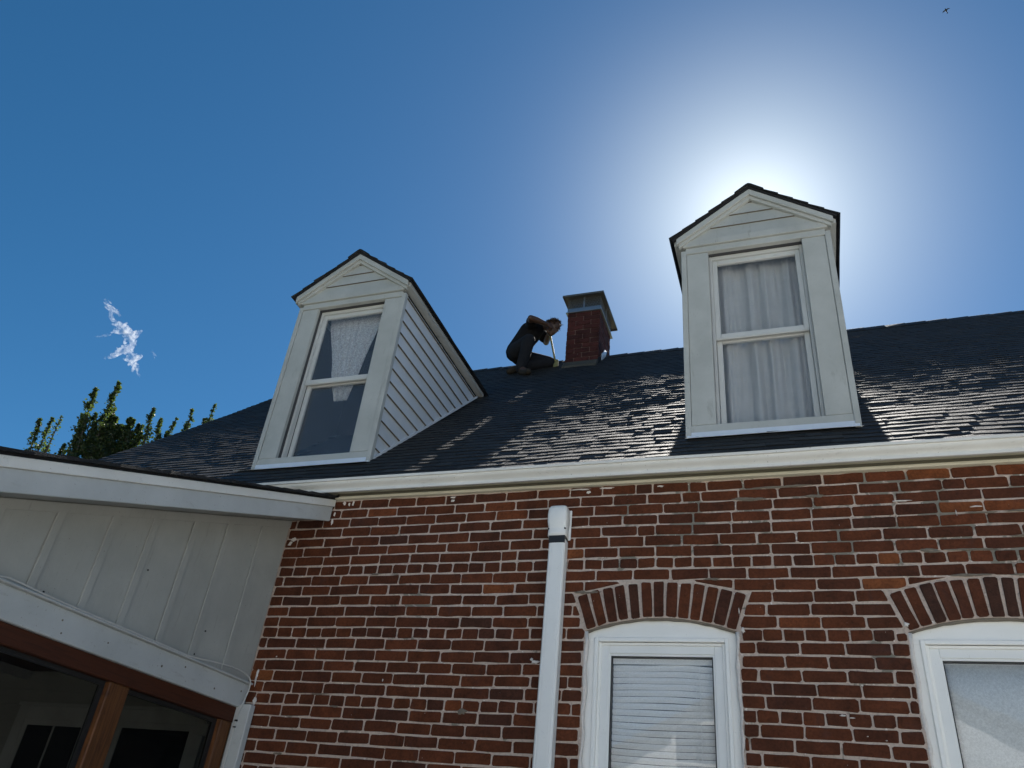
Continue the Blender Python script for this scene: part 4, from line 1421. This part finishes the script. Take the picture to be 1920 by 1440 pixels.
def body_parts():
    p = [(L_['pelvis'], L_['waist'], .125, .115), (L_['waist'], L_['chest'], .115, .130), (L_['chest'], L_['upper'], .130, .10), (L_['upper'], L_['neck'], .085, .058), (L_['neck'], HC - HF * .03, .055, .052)]
    for n in 'rl':
        sh, el, wr = L_[n + 'sh'], L_[n + 'elb'], L_[n + 'wr']
        d = (wr - el).normalized()
        p += [(L_['upper'], sh, .085, .062), (sh, el, .056, .040), (el, mid(el, wr, .35), .040, .043), (mid(el, wr, .35), wr, .043, .027)]
        side = d.cross(HANDLE).normalized() * (1 if n == 'r' else -1)
        pm = wr + d * .045
        for k in range(4):       # palm as four short rays, then curled fingers
            b0 = wr + HANDLE * (k - 1.5) * .012; b1 = wr + d * .075 + HANDLE * (k - 1.5) * .020
            ln = (.030, .034, .032, .025)[k]
            f1 = b1 + d * ln * .7 + side * .014; f2 = f1 + side * .022 - d * .012; f3 = f2 - d * .024
            p += [(b0, b1, .015, .012), (b1, f1, .0105, .0098), (f1, f2, .0098, .009), (f2, f3, .009, .008)]
        t1 = wr + d * .030 - HANDLE * .036 + side * .014; t2 = wr + d * .058 - HANDLE * .030 + side * .034
        p += [(wr + d * .01, t1, .015, .0125), (t1, t2, .0125, .0095)]
        hp, kn, an = L_[n + 'hip'], L_[n + 'knee'], L_[n + 'ank']
        p += [(L_['pelvis'], hp, .115, .098), (hp, kn, .095, .060), (kn, mid(kn, an, .35), .060, .060), (mid(kn, an, .35), an, .060, .042), (an, TOES[n], .042, .028)]
    return p


def head_extra(bm):
    def ell(c, ru, rf, rr):
        mt = Matrix.Identity(4)
        for i in range(3):
            mt[i][0] = RT[i] * rr; mt[i][1] = HF[i] * rf; mt[i][2] = HU[i] * ru; mt[i][3] = c[i]
        bmesh.ops.create_icosphere(bm, subdivisions=3, radius=1, matrix=mt)
    ell(HC + HU * .035 - HF * .008, .098, .100, .078)      # skull
    ell(HC - HU * .028 + HF * .030, .080, .066, .060)      # face
    ell(HC - HU * .082 + HF * .055, .030, .034, .034)      # chin
    ell(HC - HU * .012 + HF * .100, .026, .018, .014)      # nose
    ell(HC - HU * .052 + HF * .090, .010, .010, .024)      # lips
    ell(HC + HU * .022 + HF * .084, .010, .016, .050)      # brow
    for s_ in (-1, 1): ell(HC + RT * s_ * .078 - HF * .006, .032, .018, .012)


body = solid('body', body_parts(), SKIN, person, .0065, head_extra, 2)
up_ = L_['upper']
solid('shirt', [(L_['pelvis'] + Vector((-.02, 0, .01)), L_['waist'], .142, .140), (L_['waist'], L_['chest'], .140, .152), (L_['chest'], up_, .152, .120), (up_, mid(up_, L_['neck'], .5), .10, .072),
                (up_, L_['rsh'], .10, .082), (L_['rsh'], mid(L_['rsh'], L_['relb'], .55), .078, .066), (up_, L_['lsh'], .10, .082), (L_['lsh'], mid(L_['lsh'], L_['lelb'], .55), .078, .066)], SHIRT, person, .011, None, 6)
hip0 = mid(L_['pelvis'], L_['waist'], .25)
tp_ = []
for n in 'rl':
    hp, kn, an = L_[n + 'hip'], L_[n + 'knee'], L_[n + 'ank']
    tp_ += [(hip0, hp, .13, .118), (L_['pelvis'], hp, .14, .118), (hp, kn, .116, .080), (kn, mid(kn, an, .4), .080, .076), (mid(kn, an, .4), mid(kn, an, .99), .076, .066)]
solid('trousers', tp_, TROUS, person, .011, None, 6)
for n in 'rl':
    an = L_[n + 'ank']; toe = TOES[n]; kn = L_[n + 'knee']
    sh_ = an + (kn - an).normalized() * .06
    dn = Vector((0, NY, NZ)) * -.022 if n == 'r' else Vector((0, 0, -.01))
    solid('boot', [(sh_, an, .056, .057), (an, an + dn, .057, .052), (an + dn, mid(an, toe, .6) + dn, .052, .048), (mid(an, toe, .6) + dn, toe, .048, .040)], BOOT, person, .009, None, 4)
# hair: a cap of short tufts
b = MB()
rng = random.Random(3)
rt = RT
for k in range(700):
    while True:
        d = Vector((rng.gauss(0, 1), rng.gauss(0, 1), rng.gauss(0, 1))).normalized()
        u, f_ = d.dot(HU), d.dot(HF)
        if u > -.25 and f_ < .55 and (u > .1 or f_ < .1): break
    base = HC + HU * .035 - HF * .008 + HU * (u * .098) + HF * (f_ * .098) + rt * (d.dot(rt) * .078)
    tip = base + (d * .7 - HU * .25 + HF * .15 + Vector((rng.gauss(0, .3), rng.gauss(0, .3), rng.gauss(0, .3)))) * .034
    w = d.cross(Vector((rng.random(), rng.random(), rng.random()))).normalized() * .009
    b.add([base - w, base + w, tip, base - d * .012], [(0, 1, 2), (0, 3, 1), (0, 2, 3), (1, 3, 2)])
b.build('hair', HAIR, person, fix=False)

# tool held upright: thin handle, flat head on the shingles
th = Vector((-1.262, 3.40, 7.775)); tb = Vector((-1.158, 3.505, 7.245))
tool = tag(empty('long_handled_tool', tuple(tb)), 'thin-handled tool with a flat yellow-brown head held upright by the person', 'tool')
t = Mat('tool_handle', .5, .4); t.color(t.mix(t.noise(30), (.16, .15, .06), (.26, .24, .10))); TOOLM = t.m
b = MB(); dv = (tb - th)
b.tube([Vector((0, 0, 0)) - dv + Vector((0, 0, 0)), -dv * .7, -dv * .3, Vector((0, 0, 0))], [.016, .0135, .0125, .013], 10); b.build('handle', TOOLM, tool, smooth=True)
b = MB(); b.prism([(-.028, .07), (.030, .07), (.034, -.035), (-.030, -.045)], -.016, .016, 'y'); bevel(b.build('head', TOOLM, tool), .006, 2)
b = MB(); b.tube([-dv * 1.0, -dv * .86], [.019, .018], 10); b.build('grip', plain('grip_yellow', (.35, .22, .05), .6), tool, smooth=True)

# white sheet of flashing leaning on the chimney
b = MB(); vs = []
pts = [(0, 0, 0), (0, .18, .165), (.012, .175, .25), (.004, .11, .235), (.010, .05, .16), (.004, -.005, .10)]
b.add([(p[0], p[1], p[2]) for p in pts] + [(p[0] + .012, p[1], p[2]) for p in pts], [tuple(range(6)), tuple(reversed(range(6, 12)))] + [(i, (i + 1) % 6, 6 + (i + 1) % 6, 6 + i) for i in range(6)])
sheet = b.build('flashing_sheet', FLASH, loc=None); sheet.location = (CHX1 + .018, 3.555, rz(3.555) + .01)
tag(sheet, 'small bright metal sheet leaning against the right side of the chimney', 'metal sheet')

# ------------------------------------------------------------------ trees behind the house
m = bpy.data.materials.new('leaf'); m.use_nodes = True
n = m.node_tree.nodes; l = m.node_tree.links; n.clear()
o_ = n.new('ShaderNodeOutputMaterial'); d_ = n.new('ShaderNodeBsdfDiffuse'); tl = n.new('ShaderNodeBsdfTranslucent'); gl = n.new('ShaderNodeBsdfGlossy')
gl.inputs['Roughness'].default_value = .45; gl.inputs['Color'].default_value = (.5, .5, .5, 1)
at = n.new('ShaderNodeAttribute'); at.attribute_name = 'rnd'
cr = n.new('ShaderNodeValToRGB'); cr.color_ramp.elements[0].color = (.028, .05, .014, 1); cr.color_ramp.elements[1].color = (.065, .095, .028, 1)
cr2 = n.new('ShaderNodeValToRGB'); cr2.color_ramp.elements[0].color = (.06, .11, .016, 1); cr2.color_ramp.elements[1].color = (.15, .21, .04, 1)
l.new(at.outputs['Fac'], cr.inputs[0]); l.new(at.outputs['Fac'], cr2.inputs[0]); l.new(cr.outputs[0], d_.inputs[0]); l.new(cr2.outputs[0], tl.inputs[0])
mx = n.new('ShaderNodeMixShader'); mx.inputs[0].default_value = .48; l.new(d_.outputs[0], mx.inputs[1]); l.new(tl.outputs[0], mx.inputs[2])
mx2 = n.new('ShaderNodeMixShader'); mx2.inputs[0].default_value = .08; l.new(mx.outputs[0], mx2.inputs[1]); l.new(gl.outputs[0], mx2.inputs[2]); l.new(mx2.outputs[0], o_.inputs[0])
LEAF = m
t = Mat('bark', .95, .1); t.color(t.mix(t.noise(20, 5, .7, vec=t.map((1, 1, .2))), (.06, .05, .04), (.14, .12, .10))); BARK = t.m


def make_tree(label, base, shoots, seed):
    """shoots: (tip, length, radius, density); upright leafy shoots rising from limbs"""
    rg = random.Random(seed)
    e = tag(empty('tree', base), label, 'tree', 'trees behind the house')
    B = Vector(base)
    tk = MB(); lf = MB()
    cen = Vector((base[0], base[1], 0))
    fork = Vector((0, 0, 3.2))
    tk.tube([(0, 0, -.1), (.03, .02, 1.2), (-.02, .03, 2.4), tuple(fork)], [.20, .16, .14, .12], 9)
    for (tip, ln, rad, dens) in shoots:
        T = Vector(tip) - B
        low = Vector((T.x * .55, T.y * .55, T.z - ln))
        if low.z < fork.z + .3: low.z = fork.z + .3
        p = [fork, fork.lerp(low, .5) + Vector((T.x * .12, T.y * .12, 0)), low, low.lerp(T, .5) + Vector((rg.gauss(0, .04), rg.gauss(0, .04), 0)), T]
        p = smooth_pts(p, 5)
        k_ = len(p)
        tk.tube(p, [.07 * (1 - i / k_) ** 1.2 + .004 for i in range(k_)], 6)
        N = int(dens * 1.35)
        nsp = max(10, int(ln * 34 * (rad / .25) ** .6))
        per = max(4, N // nsp)
        for sp in range(nsp):
            f = (k_ - 1) * (.22 + .78 * (sp + rg.random()) / nsp)
            i = min(int(f), k_ - 2); c0 = p[i].lerp(p[i + 1], f - i)
            h = (T.z - c0.z)
            rr = 1.15 * rad * min(1, .04 + (h / (ln * .8)) ** .9) * rg.uniform(.35, 1.2)
            a = rg.random() * 6.283
            dr = Vector((math.cos(a), math.sin(a), rg.uniform(.35, 1.1))).normalized()
            end = c0 + dr * rr
            tk.tube([c0, c0.lerp(end, .5) + Vector((0, 0, .01)), end], [.008, .005, .002], 4)
            for _ in range(per):
                q = rg.random() ** .7
                c = c0.lerp(end, q) + Vector((rg.gauss(0, 1), rg.gauss(0, 1), rg.gauss(0, 1))) * (.012 + .02 * min(1, h / .5))
                sz = rg.uniform(.017, .036)
                u = Vector((rg.gauss(0, 1), rg.gauss(0, 1), rg.gauss(0, .7))).normalized()
                v = u.cross(Vector((rg.gauss(0, 1), rg.gauss(0, 1), rg.gauss(0, 1)))).normalized()
                w = u.cross(v) * sz * .25
                lf.add([c - u * sz, c + v * sz * .66 + w, c + u * sz, c - v * sz * .66 + w], [(0, 1, 2), (0, 2, 3)], rg.random())
    tk.build('trunk', BARK, e, smooth=True)
    lf.build('crown', LEAF, e, fix=False)
    return e


def sh(tip, ln=2.4, rad=.3, dens=2200): return (tip, ln, rad, dens)


make_tree('tallest leafy tree behind the left end of the roof, with two high pointed shoots', (-10.5, 5.6, 0),
          [sh((-10.81, 4.9, 8.85), 2.6, .30, 2600), sh((-10.52, 5.1, 9.07), 2.8, .32, 3200), sh((-11.0, 5.02, 8.34), 2.2, .26, 1900), sh((-10.34, 5.6, 8.50), 2.2, .36, 2600),
           sh((-10.64, 5.32, 8.62), 2.2, .42, 3400), sh((-10.86, 5.25, 8.25), 2.2, .42, 3000), sh((-10.45, 5.6, 8.55), 2.0, .45, 3000), sh((-10.58, 5.6, 8.4), 2.0, .45, 3000), sh((-10.75, 5.55, 8.15), 2.0, .45, 2600), sh((-10.2, 6.0, 8.2), 2.0, .3, 1400), sh((-10.3, 6.4, 8.0), 2.2, .4, 1200), sh((-10.8, 6.0, 8.0), 2.2, .4, 1200)]
          + [sh((-10.95 + .72 * q_, 5.05 + .75 * q_ + .1 * math.sin(i_ * 5.1), 8.10 + .30 * abs(math.sin(i_ * 2.3)) + .15 * q_), 1.7, .26 + .06 * math.cos(i_ * 3.7), 1500) for i_, q_ in enumerate([k_ / 11 for k_ in range(12)])], 11)
make_tree('sparse young tree at far left, above the porch roof', (-11.4, 5.0, 0),
          [sh((-11.48, 4.61, 8.05), 1.7, .20, 1100), sh((-11.33, 4.73, 8.14), 1.9, .19, 900), sh((-11.24, 4.81, 8.20), 1.6, .10, 260), sh((-11.07, 5.2, 7.98), 1.4, .12, 300),
           sh((-11.15, 5.05, 7.75), 1.4, .22, 900), sh((-11.5, 5.0, 7.7), 1.5, .25, 900), sh((-11.6, 5.3, 7.5), 1.5, .25, 600)], 23)
make_tree('low leafy treetop peeking over the sloping left edge of the roof', (-10.0, 6.2, 0),
          [sh((-10.14, 5.75, 8.84), 1.6, .22, 1300), sh((-10.02, 5.92, 8.68), 1.6, .26, 1500), sh((-9.84, 6.1, 8.78), 1.5, .14, 700), sh((-9.95, 6.1, 8.5), 1.6, .3, 1200)], 37)
make_tree('slender treetop showing as small tips just left of the left dormer', (-9.4, 6.5, 0),
          [sh((-9.62, 6.18, 9.04), 1.6, .15, 800), sh((-9.45, 6.41, 8.94), 1.5, .13, 600), sh((-9.28, 6.39, 9.23), 1.7, .13, 700), sh((-9.7, 6.25, 8.72), 1.4, .2, 700)], 41)

# ------------------------------------------------------------------ bird and cloud
bc = Vector((10.49, 21.13, 37.58))
bird = tag(empty('bird', tuple(bc)), 'dark bird gliding in the sky at the upper right', 'bird')
BIRDM = plain('dark_feathers', (.012, .012, .014), .8)
ax = Vector((.2347, -.113, .0211)).normalized(); up = Vector((-.1, .2, .95)).normalized(); fw = ax.cross(up).normalized()
b = MB()
b.tube([fw * -.13, fw * -.09, fw * 0, fw * .08, fw * .12, fw * .145], [.012, .022, .04, .034, .022, .006], 8); b.build('body', BIRDM, bird, smooth=True)
for s in (-1, 1):
    b = MB(); vs = []; fs = []
    for k in range(7):
        q = k / 6
        ch_ = .085 * (1 - q ** 2 * .8); c = ax * (s * .20 * q) + up * (.05 * math.sin(q * 2.2) - .03 * q * q) + fw * (.03 * math.sin(q * 3) - .03 * q)
        vs += [c + fw * ch_ * .5, c + up * .010 * (1 - q), c - fw * ch_ * .5, c - up * .006 * (1 - q)]
    for k in range(6):
        for e in range(4): a = k * 4; fs.append((a + e, a + (e + 1) % 4, a + 4 + (e + 1) % 4, a + 4 + e))
    fs += [(0, 1, 2, 3), (27, 26, 25, 24)]
    b.add(vs, fs); b.build('wing', BIRDM, bird, smooth=True)
b = MB(); b.add([fw * -.11 - ax * .012, fw * -.11 + ax * .012, fw * -.20 + ax * .035, fw * -.20 - ax * .035, fw * -.11 + up * .008, fw * -.20 + up * .004], [(0, 1, 2, 3), (0, 4, 1), (4, 5, 2, 1), (4, 0, 3, 5), (5, 3, 2)]); b.build('tail', BIRDM, bird)

bird.scale = (.85, .85, .85)

# wispy cloud: a volume in the shape of drawn-out filaments
m = bpy.data.materials.new('cloud_vapour'); m.use_nodes = True
n = m.node_tree.nodes; l = m.node_tree.links; n.clear()
o_ = n.new('ShaderNodeOutputMaterial'); pv = n.new('ShaderNodeVolumePrincipled')
pv.inputs['Color'].default_value = (1, 1, 1, 1); pv.inputs['Anisotropy'].default_value = .55
ge = n.new('ShaderNodeNewGeometry')
def cnoise(sc, det, dist):
    q = n.new('ShaderNodeTexNoise'); q.inputs['Scale'].default_value = sc; q.inputs['Detail'].default_value = det; q.inputs['Roughness'].default_value = .6
    q.inputs['Distortion'].default_value = dist
    l.new(ge.outputs['Position'], q.inputs['Vector']); return q.outputs['Fac']
def cmap(v, a0, a1, b0, b1):
    q = n.new('ShaderNodeMapRange'); q.interpolation_type = 'SMOOTHSTEP'
    for i_, val in enumerate((a0, a1, b0, b1)): q.inputs[1 + i_].default_value = val
    l.new(v, q.inputs[0]); return q.outputs[0]
def cmath(op, u, v):
    q = n.new('ShaderNodeMath'); q.operation = op
    for i_, val in enumerate((u, v)):
        if hasattr(val, 'is_output'): l.new(val, q.inputs[i_])
        else: q.inputs[i_].default_value = val
    return q.outputs[0]
ridge = cmath('ABSOLUTE', cmath('SUBTRACT', cnoise(.17, 5, .9), .5), 0)
fil = cmap(ridge, .0, .20, .32, .02)
fil = cmath('MULTIPLY', fil, cmap(cnoise(.45, 5, .5), .32, .66, .05, 1.0))
l.new(fil, pv.inputs['Density']); l.new(pv.outputs[0], o_.inputs['Volume'])
b = MB()
K = {0: (-280.0, 193.6, 205.5), 1: (-278.9, 196.8, 203.9), 2: (-276.9, 201.2, 202.3), 3: (-279.6, 199.5, 200.3), 4: (-277.5, 203.7, 198.9), 5: (-275.9, 207.9, 196.6), 6: (-272.1, 210.3, 199.3),
     7: (-275.2, 211.3, 193.8), 8: (-278.1, 211.1, 189.9), 9: (-283.6, 208.3, 184.6), 10: (-280.6, 209.8, 187.5), 11: (-275.5, 215.5, 188.4), 12: (-274.6, 221.7, 182.4), 13: (-273.5, 216.6, 190.1),
     14: (-269.3, 218.1, 194.5), 15: (-269.0, 220.4, 192.2), 16: (-281.1, 203.5, 193.8), 17: (-285.2, 200.4, 191.0)}
cl0 = Vector(K[5])


crg = random.Random(5)


def wisp(ids, rads, dens=1.0):
    p = smooth_pts([Vector(K[i]) - cl0 for i in ids], 8)
    n_p = len(p)
    for i in range(n_p):
        f = i / (n_p - 1) * (len(rads) - 1); a = int(min(f, len(rads) - 2)); rad = rads[a] + (rads[a + 1] - rads[a]) * (f - a)
        t_ = (p[min(i + 1, n_p - 1)] - p[max(i - 1, 0)]).normalized()
        for _ in range(2):
            c = p[i] + Vector((crg.gauss(0, 1), crg.gauss(0, 1), crg.gauss(0, 1))) * rad * .55
            dv_ = (t_ + Vector((crg.gauss(0, .45), crg.gauss(0, .45), crg.gauss(0, .45)))).normalized()
            q = dv_.to_track_quat('Z', 'Y').to_matrix()
            r0 = rad * crg.uniform(.25, .75); L0 = r0 * crg.uniform(1.6, 4.0)
            vs = []; fs = []
            for j in range(7):
                th_ = math.pi * j / 6
                for k in range(8):
                    ph_ = 2 * math.pi * k / 8
                    vs.append(c + q @ Vector((math.sin(th_) * math.cos(ph_) * r0 + 1e-4 * math.cos(ph_), math.sin(th_) * math.sin(ph_) * r0 + 1e-4 * math.sin(ph_), math.cos(th_) * L0)))
            for j in range(6):
                for k in range(8): fs.append((j * 8 + k, j * 8 + (k + 1) % 8, (j + 1) * 8 + (k + 1) % 8, (j + 1) * 8 + k))
            fs += [tuple(range(8)), tuple(range(48, 56))]
            b.add(vs, fs)


wisp([0, 1, 2], [.3, 1.3, .3]); wisp([1, 3, 4, 5], [.4, .9, 1.3, 1.8]); wisp([4, 5, 6], [.8, 2.2, .6]); wisp([5, 7, 8], [2.0, 1.1, 1.1])
wisp([9, 10, 8, 11], [.3, 1.2, 1.6, 1.7]); wisp([11, 12], [1.8, .4]); wisp([13, 11], [.4, 1.5]); wisp([14, 15], [.3, .7]); wisp([16, 4], [.3, .8]); wisp([17, 16], [.2, .5]); wisp([6, 7, 11], [.9, 1.1, .7])
cloud = b.build('cloud', m, loc=None); cloud.location = cl0
tag(cloud, 'small wispy white cloud in the blue sky above the trees at left', 'cloud')
